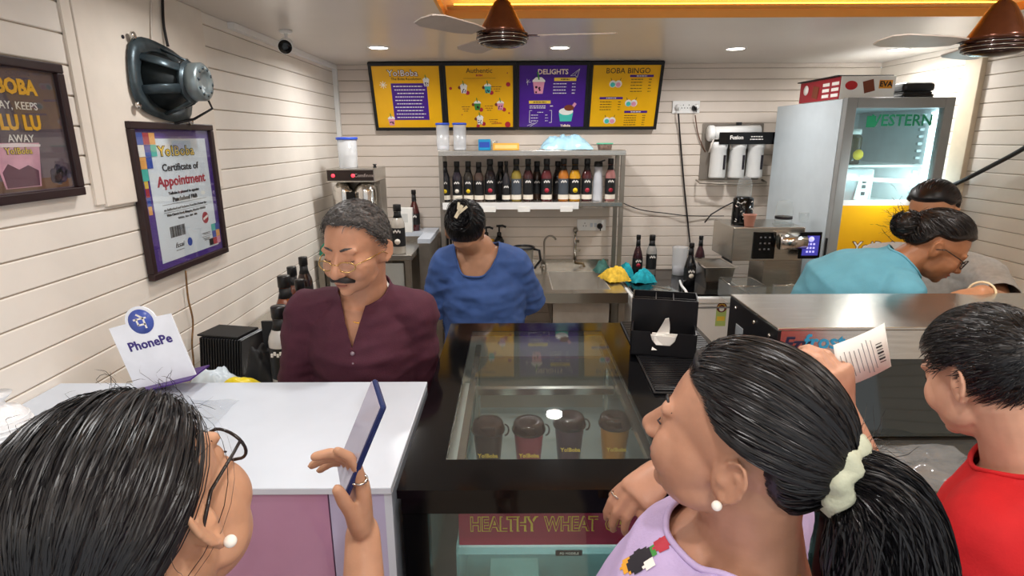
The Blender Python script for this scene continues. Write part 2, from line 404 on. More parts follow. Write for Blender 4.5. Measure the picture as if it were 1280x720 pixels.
# lidded cups inside the case
def cup_mesh(cup, body, fill, lidm, logo):
    c = MB(); c.lathe([(.028, 0), (.031, .004), (.042, .125), (.043, .13)], n=24); c.build('cup', body, cup)
    l = MB(); l.lathe([(.047, .127), (.048, .133), (.045, .137), (.043, .15), (.039, .156), (.012, .157), (.012, .154)], n=24); lo = l.build('lid', lidm, cup)
    h = MB(); h.tube([Vector((.046+.012*math.sin(a), .01*math.cos(a), .14-.012*(1-math.cos(a)))) for a in np.linspace(0, 3.1, 7)], .0025, 6); h.build('tab', lidm, lo)
    w = text(cup, 'Yo!Boba', .016, (0, 0, 0), bM, logo, bold=.0004); w.location = (0, -.0405, .07); w.rotation_euler[0] = math.radians(84)
lidd = mat('lid_dark_brown', '2a1510', .18, var=.1)
for (u, v, Y, hexc, lab) in ((610, 524, 1.47, '3a2018', 'dark brown lidded cup in the display case'), (661, 520, 1.47, '9a3c4a', 'berry red lidded cup in the display case'),
                             (712, 521, 1.5, '4b2a3c', 'plum coloured lidded cup in the display case'), (769, 521, 1.5, 'c98524', 'amber yellow lidded cup in the display case')):
    p = aty(u, v, Y)
    t_ = thing('lidded_cup', lab, 'cup', (p.x, Y, .926), group='lidded cups in the display case')
    cup_mesh(t_, mat('cup_'+hexc, hexc, .3), None, lidd, inky)
g_ = MB(); g_.ell((0, 0, .012), (.03, .025, .014)); tag(g_.build('ice_bag', mat('pale_green', 'cfd8a8', .6), loc=(aty(628, 568, 1.36).x, 1.33, .925)), 'pale crumpled packet beside the dark brown cup', 'packet')

# bar mat (rubber ribs are parts)
mt_ = thing('bar_mat', 'black ribbed rubber bar mat along the display case edge', 'mat', (.5, 1.69, CZ+.0005), (0, 0, math.radians(-2)))
m = MB(); m.bb(-.12, .13, -.31, .29, 0, .006); m.build('mat_base', blackm, mt_, bevel=.002)
rib = MB(); rib.bb(-.115, .125, -.0035, .0035, .006, .011); rme = rib.use(blackp).mesh('rib')
for i in range(45):
    o = bpy.data.objects.new('rib', rme); COL.objects.link(o); o.parent = mt_; o.location = (0, -.3+i*.0131, 0)

# napkin caddy
cd = thing('napkin_caddy', 'black plastic bar caddy with compartments and a napkin pocket', 'caddy', (.475, 1.72, CZ+.0115), (0, 0, math.radians(-14)))
m = MB(); W_, D_, H_ = .2, .11, .15; w = .004                      # rear cutlery box
m.bb(-W_/2, W_/2, 0, D_, 0, w); m.bb(-W_/2, W_/2, 0, w, w, H_); m.bb(-W_/2, W_/2, D_-w, D_, w, H_); m.bb(-W_/2, -W_/2+w, w, D_-w, w, H_); m.bb(W_/2-w, W_/2, w, D_-w, w, H_)
m.build('cutlery_box', blackp, cd)
for x in (-.027, .027):
    m = MB(); m.bb(x-.0015, x+.0015, w, D_-w, w, H_-.004); m.build('divider', blackp, cd)
m = MB(); m.bb(-W_/2+w, W_/2-w, .045, .048, w, H_-.006); m.build('divider', blackp, cd)
m = MB(); m.bb(-.095, .095, -.1, -.004, 0, w); m.bb(-.095, -.091, -.1, -.004, w, .075); m.bb(.091, .095, -.1, -.004, w, .075)
m.M = Matrix.Translation((0, -.098, 0)) @ Matrix.Rotation(math.pi/2, 4, 'X')
pts = [(-.095, 0), (.095, 0), (.095, .075), (.04, .075), (.033, .05), (.02, .035), (-.02, .035), (-.033, .05), (-.04, .075), (-.095, .075)]
m.prism(pts, -.002, .002); m.build('napkin_pocket', blackp, cd)
nk = MB()
for i, (x, h, y) in enumerate(((0, .06, -.085), (.004, .064, -.08), (-.003, .058, -.09))): nk.box((x, y, h/2+.004), (.075, .0018, h))
nk.build('napkin_stack', paper, cd)
nk = MB(); pr = []
for i in range(9):
    t_ = i/8; pr.append((-.012+.03*max(0, t_-.4)+.008*math.sin(3*t_), -.1+.02*math.sin(t_*3)-.002*i*(t_ < .4), .02+.1*t_))
for i in range(8):
    a, b = Vector(pr[i]), Vector(pr[i+1]); w1, w2 = (float(np.interp(q_, [0, 3, 5, 8], [.021, .021, .015, .005])) for q_ in (i, i+1))
    nk.quad((a.x-w1, a.y-.004, a.z), (a.x+w1, a.y+.006, a.z), (b.x+w2, b.y+.006, b.z), (b.x-w2, b.y-.004, b.z))
o = nk.build('pulled_napkin', paper, cd); s_ = o.modifiers.new('s', 'SOLIDIFY'); s_.thickness = .001

# ezyfrost freezer
EX0, EX1, EY0, EY1, EZ = .69, 1.93, 1.42, 1.754, 1.37
ez = thing('ice_cream_freezer', 'stainless topped ice cream freezer with dark glass front', 'freezer', (1.3, 1.5, 0))
m = MB(); m.bb(EX0, EX1, EY0, EY1, EZ-.008, EZ); loc_build(m, 'top_plate', steel, ez, .002)
m = MB(); m.bb(EX0+.01, EX1, EY0, EY0+.012, EZ-.088, EZ-.0085); fp = loc_build(m, 'front_plate', steel, ez)
m = MB(); m.bb(EX0, EX0+.012, EY0+.0, EY1, EZ-.25, EZ-.0085); sp_ = loc_build(m, 'side_panel', blackp, ez, .002)
for (y, z) in ((1.7, EZ-.03), (1.56, EZ-.03), (1.46, EZ-.035), (1.6, EZ-.11)):
    m = MB(); m.tube([(EX0-.004, y, z), (EX0+.001, y, z)], .006, 10); loc_build(m, 'screw', steel2, ez)
for (y, z, a, b) in ((1.66, EZ-.1, .055, .05), (1.52, EZ-.12, .04, .05)):
    m = MB(); m.bb(EX0-.0015, EX0+.002, y-a/2, y+a/2, z-b/2, z+b/2); loc_build(m, 'vent_window', mat('pale_vent', '9fa6ac', .3), ez, .001)
m = MB(); m.bb(EX0+.02, EX1, EY0+.02, EY1, EZ-.25, EZ-.09); loc_build(m, 'back_housing', steeld, ez)
# sloping dark glass and steel deck in front
dkg = mat('dark_glass', '1d2320', .06, var=.25, scale=3, coat=.6)
m = MB(); m.quad((EX0+.02, EY0+.015, EZ-.09), (EX1, EY0+.015, EZ-.09), (EX1, 1.39, 1.075), (EX0+.02, 1.39, 1.075)); o = loc_build(m, 'sloping_glass', dkg, ez)
s_ = o.modifiers.new('s', 'SOLIDIFY'); s_.thickness = .006
m = MB(); m.bb(EX0, EX1, 1.12, 1.405, 1.035, 1.065); loc_build(m, 'steel_deck', steel, ez, .003)
m = MB(); m.bb(EX0, EX1, 1.13, EY1, .06, 1.035); loc_build(m, 'cabinet', steeld, ez)
m = MB(); m.bb(EX0+.05, EX1-.05, 1.12, 1.129, .1, .98); loc_build(m, 'front_panel', steel, ez)
for x, d in ((EX0+.1, 0), (EX1-.1, 0)):
    m = MB(); m.lathe([(.03, 0), (.03, .06)], (x, 1.3, 0), 14); loc_build(m, 'foot', blackm, ez)
tm = aty(985, 424, EY0)
text(fp, 'Ezy', .05, (0, 0, 0), bM, mat('ink_navy', '2a2a4a', .4), align='LEFT', bold=.001, shear=.2).location = (aty(979, 424, EY0).x, EY0-.001, EZ-.045)
text(fp, 'frost', .055, (0, 0, 0), bM, mat('ink_sky', '38a8dc', .4), align='LEFT', bold=.0012).location = (aty(1006, 424, EY0).x, EY0-.001, EZ-.04)
# clear wrap lying on the deck
def crumple(nx, ny, sx, sy, amp, seed, frq=9, dome=0):
    V = []; F = []
    for j in range(ny+1):
        for i in range(nx+1):
            x, y = (i/nx-.5)*sx, (j/ny-.5)*sy
            n_ = noise.turbulence(Vector((x*frq+seed, y*frq, seed*1.7)), 3, True)
            e = max(0, 1-(2*x/sx)**2)*max(0, 1-(2*y/sy)**2)
            V.append((x+.15*amp*noise.noise(Vector((x*20, y*20, seed))), y+.15*amp*noise.noise(Vector((x*20, y*20, seed+9))), abs(n_-.2)*amp*(.3+.7*e)+dome*e**.6))
    for j in range(ny):
        for i in range(nx): a = j*(nx+1)+i; F.append((a, a+1, a+nx+2, a+nx+1))
    return V, F
wrapm = glass('clear_wrap', (.95, .96, .97), .18, .08)
V, F = crumple(40, 26, .32, .2, .05, 3.1); m = MB(); m.add(V, F, True)
tag(m.build('plastic_wrap', wrapm, loc=(.99, 1.25, 1.066)), 'crumpled clear plastic wrap on the steel freezer deck', 'plastic wrap')
V, F = crumple(40, 26, .36, .28, .045, 8.3); m = MB(); m.add(V, F, True)
tag(m.build('plastic_wrap', wrapm, loc=(-.88, 1.22, CZ+.001)), 'crumpled clear plastic sheet on the white counter', 'plastic wrap')
# counter beyond the freezer, to the right
rc = MB(); rc.bb(EX1+.01, RX-.01, 1.35, 1.95, 0, 1.3); 
rc = tag(rc.build('side_counter', mat('beige_laminate', 'c9bfb2', .4), bevel=.004), 'beige laminate block beside the ice cream freezer', 'counter')
m = MB(); m.bb(EX1+.012, RX-.012, 1.345, 1.955, 1.3, 1.32); m.build('worktop', mat('beige_laminate', 'c9bfb2'), rc)

# PhonePe stand (code left out)
pa = aty(135, 411, 1.42); 
ph = thing('payment_stand', 'white payment stand with round purple emblem reading PhonePe', 'sign', (0, 0, 0))
P0, P1, P2, P3 = aty(136, 411, 1.42), aty(213, 392, 1.42), aty(237, 490, 1.42), aty(158, 505, 1.42)
ex = (P1-P0); ww = ex.length; ex.normalize(); ey = (P0-P3).normalized(); ez_ = ex.cross(ey).normalized(); ey = ez_.cross(ex)
hh = (P0.z-CZ-.006)/ey.z
ph.matrix_world = Matrix(((ex.x, ey.x, ez_.x, P0.x), (ex.y, ey.y, ez_.y, P0.y), (ex.z, ey.z, ez_.z, P0.z), (0, 0, 0, 1)))
m = MB(); cx = ww*.52
poly = [(0, -hh), (ww, -hh), (ww, 0)]+[(cx+.042*math.cos(a), -.003+.042*math.sin(a)) for a in np.linspace(.1, math.pi-.1, 18)]+[(0, 0)]
m.prism(poly, -.004, 0); m.build('card', mat('card_white', 'eef2fa', .2), ph)
m = MB(); m.lathe([(.033, 0), (.033, .0012)], (cx, -.002, .0), 30); emb = m.build('emblem', mat('emblem_violet', '4a5fb4', .3, var=.15, scale=20), ph)
gl = MB()
for a, b in (((-.016, .008), (.016, .008)), ((-.009, .008), (-.009, -.008)), ((.009, .008), (.009, -.018)), ((-.009, -.008), (.009, -.008)), ((-.004, .02), (.008, .009))):
    a, b = Vector((a[0], a[1], 0)), Vector((b[0], b[1], 0)); d = b-a; q = (a+b)/2
    gl.box((cx+q.x, q.y-.002, .002), (d.length+.003, .0045, .001), Matrix.Rotation(math.atan2(d.y, d.x), 3, 'Z'))
gl.build('emblem_sign', inkw, emb)
text(ph, 'PhonePe', .034, (cx, -.062, .0006), None, mat('ink_indigo', '3d2f7d', .4), bold=.0008)
m = MB(); m.bb(.0, ww, -hh-.004, -hh, -.07, .03); m.build('base', mat('card_violet', '4a2a78', .4), ph)

# white ribbed vase at the left
vz = thing('vase', 'white ribbed plastic vase with flared neck by the plank wall', 'vase', (-1.135, 1.16, CZ))
prof = [(.03, 0), (.05, .01), (.058, .03), (.055, .055), (.04, .075), (.018, .085), (.016, .095), (.03, .108), (.033, .112)]
m = MB(); m.lathe(prof, n=28); m.build('body', mat('china_white', 'f2f4f6', .15), vz)
for k in range(5):
    r, z = [(.0515, .012), (.057, .022), (.059, .032), (.0575, .043), (.053, .056)][k]
    m = MB(); m.tube([(r*math.cos(a), r*math.sin(a), z) for a in np.linspace(0, 2*math.pi, 29)[:-1]], .0022, 6, closed=True); m.build('ring', mat('china_white', 'f2f4f6'), vz)
# ================================================================ WALL THINGS
bML = Matrix(((0, 0, 1), (1, 0, 0), (0, 1, 0))).to_4x4()       # on the left wall: x -> +y, y -> up, facing +x
def on_left(name, label, cat, y, z, off=.0):
    t_ = thing(name, label, cat); t_.matrix_world = Matrix.Translation((LX+off, y, z)) @ bML; return t_
def picture(t_, w, h, fw, mframe, face):
    for (x, y, a, b) in ((0, h/2-fw/2, w, fw), (0, -h/2+fw/2, w, fw), (-w/2+fw/2, 0, fw, h-2*fw), (w/2-fw/2, 0, fw, h-2*fw)):
        m = MB(); m.box((x, y, .012), (a, b, .024)); m.build('frame_bar', mframe, t_, bevel=.003)
    m = MB(); m.box((0, 0, .006), (w-2*fw, h-2*fw, .008)); return m.build('print', face, t_)
def flat(t_, name, mt, x, y, w, h, z=.0105, d=.0008, rz=0):
    m = MB(); m.box((0, 0, 0), (w, h, d), Matrix.Rotation(rz, 3, 'Z')); o = m.build(name, mt, t_, (x, y, z)); return o
def disc(t_, name, mt, x, y, r, z=.0105, d=.0008, sy=1, n=16):
    m = MB(); m.lathe([(r, 0), (r, d)], n=n, sy=sy, smooth=False); return m.build(name, mt, t_, (x, y, z))
def lines(t_, mt, rows, z=.0105, h=.003):
    """unreadably small printed lines: rows of (x, y, width)"""
    m = MB()
    for (x, y, w) in rows:
        k = x-w/2
        while k < x+w/2-.001:
            q = min(random.uniform(.008, .022), x+w/2-k); m.box((k+q/2, y, 0), (q, h, .0008)); k += q+.004
    o = m.build('small_print', mt, t_, (0, 0, z)); o['kind'] = 'stuff'; return o
def cuplet(t_, x, y, s, bodym, z=.0112, straw=True):
    """a little printed drink with dome lid and straw"""
    m = MB(); m.prism([(x-.3*s, y-.5*s), (x+.3*s, y-.5*s), (x+.42*s, y+.35*s), (x-.42*s, y+.35*s)], z, z+.0008); c = m.build('printed_cup', bodym, t_)
    m = MB(); m.prism([(x-.46*s, y+.33*s), (x+.46*s, y+.33*s), (x+.44*s, y+.45*s), (x+.2*s, y+.65*s), (x-.2*s, y+.65*s), (x-.44*s, y+.45*s)], z+.0006, z+.0013); m.build('printed_lid', inkw, c)
    if straw: m = MB(); m.box((x-.04*s, y+.75*s, z+.0012), (.1*s, .55*s, .0008), Matrix.Rotation(.2, 3, 'Z')); m.build('printed_straw', inkg, c)
    m = MB()
    for i in range(7): m.lathe([(.075*s, 0), (.075*s, .0006)], (x+random.uniform(-.22, .22)*s, y+random.uniform(-.42, .0)*s, z+.0008), 8, smooth=False)
    o = m.build('printed_pearls', mat('pearl_dark', '3a1420', .4), c); o['kind'] = 'stuff'
    return c
def logo(t_, s, size, x, y, z, top=inkw, back=mat('logo_outline', '5a1030', .5), bold=.0035, sx=1):
    text(t_, s, size, (x, y, z), None, back, 'logo_outline', bold=bold, ext=.0004, sx=sx, sp=1.08); text(t_, s, size, (x, y, z+.0007), None, top, 'logo', bold=bold*.12, ext=.0004, sx=sx, sp=1.08)

# certificate
c0, c1 = (1.917+2.456)/2, (1.908+1.378)/2
ct = on_left('certificate', 'framed purple bordered certificate of appointment on the plank wall', 'picture', c0, c1, .003)
ct.rotation_euler.rotate_axis('X', 0)
picture(ct, .535, .53, .024, wframe, pur)
flat(ct, 'sheet', mat('certificate_paper', 'e8f0f8', .35, var=.03), .012, -.005, .40, .43)
Z1 = .0118
def ctx(s, size, y, m_, x=.012, sx=1.25, bold=.0004, shear=0): text(ct, s, size, (x, y, Z1), None, m_, bold=bold, sx=sx, shear=shear)
logo(ct, 'Yo!Boba', .048, .0, .165, Z1, mat('logo_gold', 'f4cf3a', .4), inkb, .003, 1.3)
ctx('Certificate of', .036, .108, inkb, bold=.0006); ctx('Appointment', .05, .06, redm, bold=.0012, sx=1.2)
ctx('YoBoba is pleased to appoint', .014, .018, inkb); ctx('Panchsheel F&B', .021, -.006, inkb, bold=.001)
ctx('as Authorised and Exclusive Franchise Partner for', .0115, -.038, inkb); ctx('Main Church Road, Shingota, Mumbai 400063', .0115, -.058, inkb, bold=.0005)
ctx('Yo! Boba   Since   2015   2023', .0085, -.075, inkb)
for y in (-.048, -.02): flat(ct, 'rule', inkb, .012, y, .3, .0012, Z1)
for k in range(18):
    flat(ct, 'barcode_bar', inkb, -.115+k*.0055, -.12, random.choice((.0015, .003, .004)), .04, Z1)
disc(ct, 'seal', redm, .135, -.098, .023, Z1-.0006, sy=1); flat(ct, 'seal_text', inkw, .135, -.098, .038, .009, Z1+.0006, rz=.3)
disc(ct, 'round_mark', inkbl, .0, -.172, .016, Z1); lines(ct, inkb, [(-.07, -.19, .05)], Z1, .002); text(ct, 'fssai', .026, (-.07, -.172, Z1), None, inkb, shear=.3, sx=1.3)
lines(ct, inkb, [(.125, -.158, .06), (.13, -.163, .04)], Z1, .002); flat(ct, 'rule', inkb, .125, -.172, .07, .001, Z1); lines(ct, inkb, [(.125, -.18, .05), (.125, -.186, .035)], Z1, .0025)
cols = [redm, teal, inky, pinkm, inkbl, orange, inkw]
for i in range(3):
    for j in range(4):
        if i+j < 4: flat(ct, 'mosaic_tile', random.choice(cols), -.222+i*.034+.012, .222-j*.04-.012, .033, .039, .0125)
for i in range(4): flat(ct, 'mosaic_tile', random.choice(cols), -.21, .06-i*.03, .02, .029, .0106)
for i in range(3):
    for j in range(3):
        if i+j > 0: flat(ct, 'mosaic_tile', random.choice(cols), .155+i*.03, -.2+j*.028 if i else -.2, .029, .027, .0125)
m = MB(); m.box((0, 0, .0145), (.485, .48, .001)); m.build('glass_sheet', pane, ct)

# bubble tea poster at the left edge
p0 = 1.36
po = on_left('poster', 'dark framed bubble tea poster with yellow lettering on the plank wall', 'picture', 1.375, 1.873, .003)
picture(po, .6, .352, .024, wframe, mat('poster_dusk', '5b4a55', .35, var=.3, scale=3))
yl = mat('poster_yellow', 'f2b51e', .4)
text(po, 'A BOBA', .05, (.206, .105, .011), None, yl, bold=.0022, align='RIGHT', sx=.95)
text(po, 'A DAY, KEEPS', .027, (.2, .06, .011), None, inkw, align='RIGHT'); text(po, 'THE LU LU', .05, (.2, .018, .011), None, yl, bold=.0022, align='RIGHT', sx=.95); text(po, 'AWAY', .027, (.165, -.02, .0128), None, inkw, align='RIGHT')
for nm, pl, mt, z in (('printed_glass', [(.05, -.14), (.16, -.14), (.18, -.03), (.03, -.03)], mat('milk_pink', 'd9a0b4', .4, var=.2, scale=25), .0108), ('printed_table', [(-.27, -.148), (.27, -.148), (.27, -.12), (-.27, -.12)], mat('poster_table', '6b4326', .5, var=.3), .0103),
                      ('printed_syrup', [(.055, -.138), (.155, -.138), (.16, -.1), (.13, -.085), (.1, -.095), (.07, -.08), (.05, -.1)], mat('syrup_plum', '59163c', .4), .0116), ('printed_foam', [(.03, -.04), (.18, -.04), (.183, -.034), (.105, -.03), (.027, -.034)], mat('foam', 'efdfe2', .4), .0116)):
    m = MB(); m.prism(pl, z, z+.0008); m.build(nm, mt, po)
logo(po, 'Yo!Boba', .022, .11, -.05, .0125, mat('logo_gold', 'f4cf3a'), inkb, .0012)
for i in range(11): disc(po, 'printed_berry', mat('berry', '2c1c3a', .3), .185+random.uniform(0, .08), -.13+random.uniform(0, .05)*(random.random()), .012, .0112)
m = MB(); m.box((0, 0, .0145), (.55, .3, .001)); m.build('glass_sheet', pane, po)

# the bare loudspeaker: basket seen from behind
lc = atx(208, 104, LX+.06)
lsR = bML @ Matrix.Rotation(math.radians(12), 4, 'Y')
ls = thing('loudspeaker', 'bare oval car loudspeaker hung magnet outward on the cream board', 'speaker')
ls.matrix_world = Matrix.Translation((LX+.02, 2.145, 2.045)) @ bML @ Matrix.Rotation(math.radians(-8), 4, 'Z') @ Matrix.Scale(1.15, 4)
gun = mat('speaker_steel', '48545a', .35, .6, var=.3, scale=20); gunl = mat('speaker_magnet', '8b979a', .35, .7, var=.2, scale=20)
m = MB(); N_ = 32; V = []; F = []                 # squared-oval rim ring
for k, (r, z) in enumerate(((.155, 0), (.155, .008), (.118, .012), (.112, .004))):
    for i in range(N_):
        a = 2*math.pi*i/N_; e = 1/((abs(math.cos(a))**4+abs(math.sin(a))**4)**.25); e = 1+(e-1)*(.8 if r > .13 else .2)
        V.append((r*e*math.cos(a)*1.0, r*e*math.sin(a)*.72, z))
for k in range(3):
    for i in range(N_): j = (i+1) % N_; F.append((k*N_+i, k*N_+j, (k+1)*N_+j, (k+1)*N_+i))
m.add(V, F, True); m.build('rim', gun, ls)
m = MB(); m.lathe([(.112, .006), (.05, .075), (.045, .08)], n=28, sy=.74); m.build('cone', mat('cone_black', '1c2426', .6), ls)
for k in range(6):
    a = 2*math.pi*(k+.5)/6; c_, s_ = math.cos(a), math.sin(a)
    m = MB(); m.tube([(.13*c_, .13*.74*s_, .006), (.105*c_, .105*.74*s_, .05), (.06*c_, .06*s_, .085)], [(.014, .004)]*3, 8, side=(-s_, c_, 0)); m.build('basket_arm', gun, ls)
m = MB(); m.lathe([(.06, .08), (.062, .088), (.062, .09), (.055, .092), (.055, .096)], n=28); m.build('spider_plate', gun, ls)
m = MB(); m.lathe([(.052, .096), (.056, .1), (.056, .128), (.05, .134), (.03, .136), (.028, .131), (.012, .131)], n=30); mg = m.build('magnet', gunl, ls)
for k in range(10):
    a = 2*math.pi*k/10; m = MB(); m.lathe([(.005, .134), (.005, .137)], (.04*math.cos(a), .04*math.sin(a), 0), 8); m.build('magnet_rivet', gun, mg)
for (x, y) in ((-.135, .095), (.135, .095), (-.135, -.095), (.135, -.095)):
    m = MB(); m.lathe([(.011, .006), (.011, .012), (.006, .014)], (x, y, 0), 14); m.build('mount_bolt', steel2, ls)
m = MB(); m.tube([(.06, -.02, .1), (.1, -.06, .1), (.06, -.1, .06), (.02, -.12, .02)], .004, 8); m.build('wire', cable_b, ls)

def cable(name, label, pts, r, mt, sub=6):
    P = [Vector(p) for p in pts]; out = []
    for i in range(len(P)-1):
        p0_, p1_, p2_, p3_ = P[max(i-1, 0)], P[i], P[i+1], P[min(i+2, len(P)-1)]
        for k in range(sub):
            t_ = k/sub; out.append(.5*((2*p1_)+(p2_-p0_)*t_+(2*p0_-5*p1_+4*p2_-p3_)*t_*t_+(3*p1_-p0_-3*p2_+p3_)*t_**3))
    out.append(P[-1]); m = MB(); m.tube(out, r, 8)
    return tag(m.build(name, mt), label, 'cable')
wx = LX+.02
cable('speaker_cable', 'dark twin cable dropping from the ceiling to the loudspeaker', [atx(203, -12, wx), atx(204, 25, wx), atx(207, 45, wx+.005), atx(210, 58, wx+.01)], .005, cable_b)
cable('speaker_cable', 'pale cable running up the cream board above the loudspeaker', [atx(189, -12, wx-.003), atx(189, 30, wx-.003), atx(190, 56, wx)], .003, cable_w)
cable('hanging_cord', 'brown twisted cord hanging below the certificate', [atx(232, 338, wx), atx(235, 372, wx), atx(241, 400, wx), atx(240, 430, wx), atx(242, 455, wx), atx(241, 484, wx)], .0035, mat('cord_brown', '7a5a34', .6, var=.4, scale=60))

# menu boards
MY = 4.21
TL, TR = aty(459, 74, MY-.09), aty(831, 77, MY-.09); BL_, BR_ = aty(474, 162.5, MY+.055), aty(812, 161.5, MY+.055)
mw = (TR-TL).length; mx = (TL.x+TR.x)/2; zt, zb = (TL.z+TR.z)/2, (BL_.z+BR_.z)/2
zt = min(zt, CEIL-.005); mh = math.hypot(zt-zb, .145); tilt = math.atan2(.145, zt-zb)
tmat = Matrix.Translation((mx, MY-.0175, (zt+zb)/2)) @ Matrix.Rotation(math.pi/2+tilt, 4, 'X')
pw = mw/4; fwid = .022
def menu(i, label, face):
    t_ = thing('menu_board', label, 'menu board', group='menu boards on the back wall'); t_.matrix_world = tmat @ Matrix.Translation(((i-1.5)*pw, 0, 0))
    for (x, y, a, b) in ((0, mh/2-fwid/2, pw, fwid), (0, -mh/2+fwid/2, pw, fwid), (-pw/2+fwid/2, 0, fwid, mh-2*fwid), (pw/2-fwid/2, 0, fwid, mh-2*fwid)):
        m = MB(); m.box((x, y, 0), (a-.001, b, .03)); m.build('frame_bar', blackm, t_, bevel=.002)
    m = MB(); m.box((0, 0, .003), (pw-2*fwid, mh-2*fwid, .012)); m.build('print', face, t_); return t_
E_ = mat
b1 = menu(0, 'yellow menu board with a purple text block', yel); b2 = menu(1, 'yellow menu board with five drinks reading Authentic', yel)
b3 = menu(2, 'purple menu board reading Delights', pur); b4 = menu(3, 'yellow menu board reading Boba Bingo', yel)
Z2_ = .0098
logo(b1, 'Yo!Boba', .055, -.02, .16, Z2_); text(b1, 'The Boba Revolution', .024, (-.0, .123, Z2_), None, inkb)
flat(b1, 'text_block', pur, .015, -.03, .245, .25, Z2_)
lines(b1, inkw, [(.015+random.uniform(-.01, .01), .075-i*.0235, random.uniform(.17, .21)) for i in range(10)], Z2_+.001, .006)
cuplet(b1, -.13, -.165, .055, pinkm, Z2_+.001); cuplet(b1, .135, .1, .05, inkw, Z2_+.001)
for k in range(4): flat(b1, 'sparkle', inkw, -.16, .085, .004, .05, Z2_, rz=k*math.pi/4)
text(b2, 'Authentic', .045, (0, .175, Z2_), None, inkb); text(b2, 'BOBA', .018, (0, .145, Z2_), None, redm, bold=.0005)
flat(b2, 'rule', brown, 0, .126, .22, .0015, Z2_)
drinks = [(-.11, .055, inkw, .06, .07), (.055, .055, teal, .12, .07), (-.02, -.06, inkg, -.1, -.065), (.14, -.06, pinkm, .06, -.06), (-.005, -.16, inkw, .09, -.155)]
for (x, y, mt, tx, ty) in drinks:
    cuplet(b2, x, y, .055, mt, Z2_+.001); disc(b2, 'printed_fruit', redm, x+.025, y-.025, .014, Z2_); disc(b2, 'printed_fruit', brown, x-.028, y+.01, .011, Z2_)
    lines(b2, brown, [(tx+(.0 if abs(tx-x) > .1 else -.04+.0)*0, ty, .06), (tx, ty-.015, .05), (tx, ty-.03, .03)] if abs(tx-x) > .05 else [(x+.07, ty, .05), (x+.07, ty-.015, .05), (x+.065, ty-.03, .03)], Z2_, .004)
for (x, y, r) in ((.195, .085, .015), (-.2, .06, .01), (.19, -.19, .02), (-.02, -.2, .012), (.2, -.11, .006), (.19, .16, .004), (-.13, -.12, .004)): disc(b2, 'printed_splash', redm, x, y, r, Z2_)
text(b2, 'YoBoba', .018, (.12, -.18, Z2_), None, redm)
text(b3, 'DELIGHTS', .046, (-.0, .165, Z2_), None, mat('print_cream', 'ffe9cf', .4), bold=.001)
cuplet(b3, -.095, .07, .095, pinkm, Z2_+.001)
flat(b3, 'price_bar', inky, .085, .117, .15, .022, Z2_); lines(b3, inkb, [(.085, .117, .06)], Z2_+.001, .006)
lines(b3, inkw, [(.05+.0, .088-i*.021, .09) for i in range(4)]+[(.145, .088-i*.021, .024) for i in range(4)], Z2_, .005)
flat(b3, 'price_bar', inky, -.085, -.035, .15, .02, Z2_); lines(b3, inkb, [(-.085, -.035, .09)], Z2_+.001, .006)
lines(b3, inkw, [(-.1, -.062, .11), (-.1, -.075, .11), (.0, -.062, .025)], Z2_, .005)
lines(b3, inkw, [(-.12, -.125-i*.02, .05) for i in range(3)]+[(-.035, -.125-i*.02, .02) for i in range(3)]+[(-.08, -.105, .04)], Z2_, .004)
for (x, a, b) in ((-.155, -1, .0), (-.0, 1, 0)):
    flat(b3, 'bracket', inkw, x, -.135, .0025, .085, Z2_)
    for y in (-.093, -.177): flat(b3, 'bracket', inkw, x-a*.008, y, .018, .0025, Z2_)
m = MB(); m.prism([(.06, -.17), (.14, -.17), (.15, -.11), (.05, -.11)], Z2_, Z2_+.001); cc = m.build('printed_cupcake', teal, b3)
disc(b3, 'printed_cream', inkw, .1, -.1, .05, Z2_+.0003, sy=.5); disc(b3, 'printed_topping', brown, .12, -.075, .035, Z2_+.0006, sy=.6); flat(b3, 'printed_wafer', pinkm, .155, -.055, .02, .03, Z2_+.001, rz=-.6)
text(b3, 'YoBoba', .022, (.1, -.2, Z2_), None, mat('print_cream', 'ffe9cf'), bold=.0008)
m = MB(); 
for a, b in (((.12, .14), (.18, .185)), ((.18, .185), (.165, .13)), ((.165, .13), (.148, .145)), ((.148, .145), (.18, .185)), ((.12, .14), (.15, .143)), ((-.18, .1), (-.15, .1)), ((-.175, .12), (-.17, .08)), ((-.16, .115), (-.178, .095)), ((-.17, -.2), (-.12, -.18)), ((-.15, -.205), (-.1, -.175))):
    a, b = Vector(a), Vector(b); d = b-a; q = (a+b)/2; m.box((q.x, q.y, Z2_), (d.length, .002, .0008), Matrix.Rotation(math.atan2(d.y, d.x), 3, 'Z'))
o = m.build('doodle_strokes', inkw, b3); o['kind'] = 'stuff'
text(b4, 'BOBA BINGO', .05, (.01, .17, Z2_), None, inkb)
for (x, y) in ((.105, .137), (-.09, -.01), (.09, -.105)): flat(b4, 'price_bar', pur, x, y, .16, .015, Z2_); lines(b4, inkw, [(x, y, .07)], Z2_+.001, .005)
lines(b4, inkb, [(.075, .115-i*.02, .08) for i in range(5)]+[(.165, .115-i*.02, .02) for i in range(5)]+[(-.125, -.035-i*.018, .08) for i in range(4)]+[(-.03, -.035-i*.018, .02) for i in range(4)]+[(.055, -.13-i*.0165, .085) for i in range(5)]+[(.15, -.13-i*.0165, .02) for i in range(5)], Z2_, .004)
for (x, y) in ((-.07, .085), (.05, -.045), (-.09, -.165)):
    for dx, mt in ((-.018, teal), (.02, pinkm)):
        disc(b4, 'printed_mug', inkw, x+dx, y, .024, Z2_); disc(b4, 'printed_drink', mt, x+dx, y-.005, .016, Z2_+.001)
        flat(b4, 'printed_straw', inkb, x+dx*1.6, y+.028, .003, .022, Z2_, rz=-dx*20)
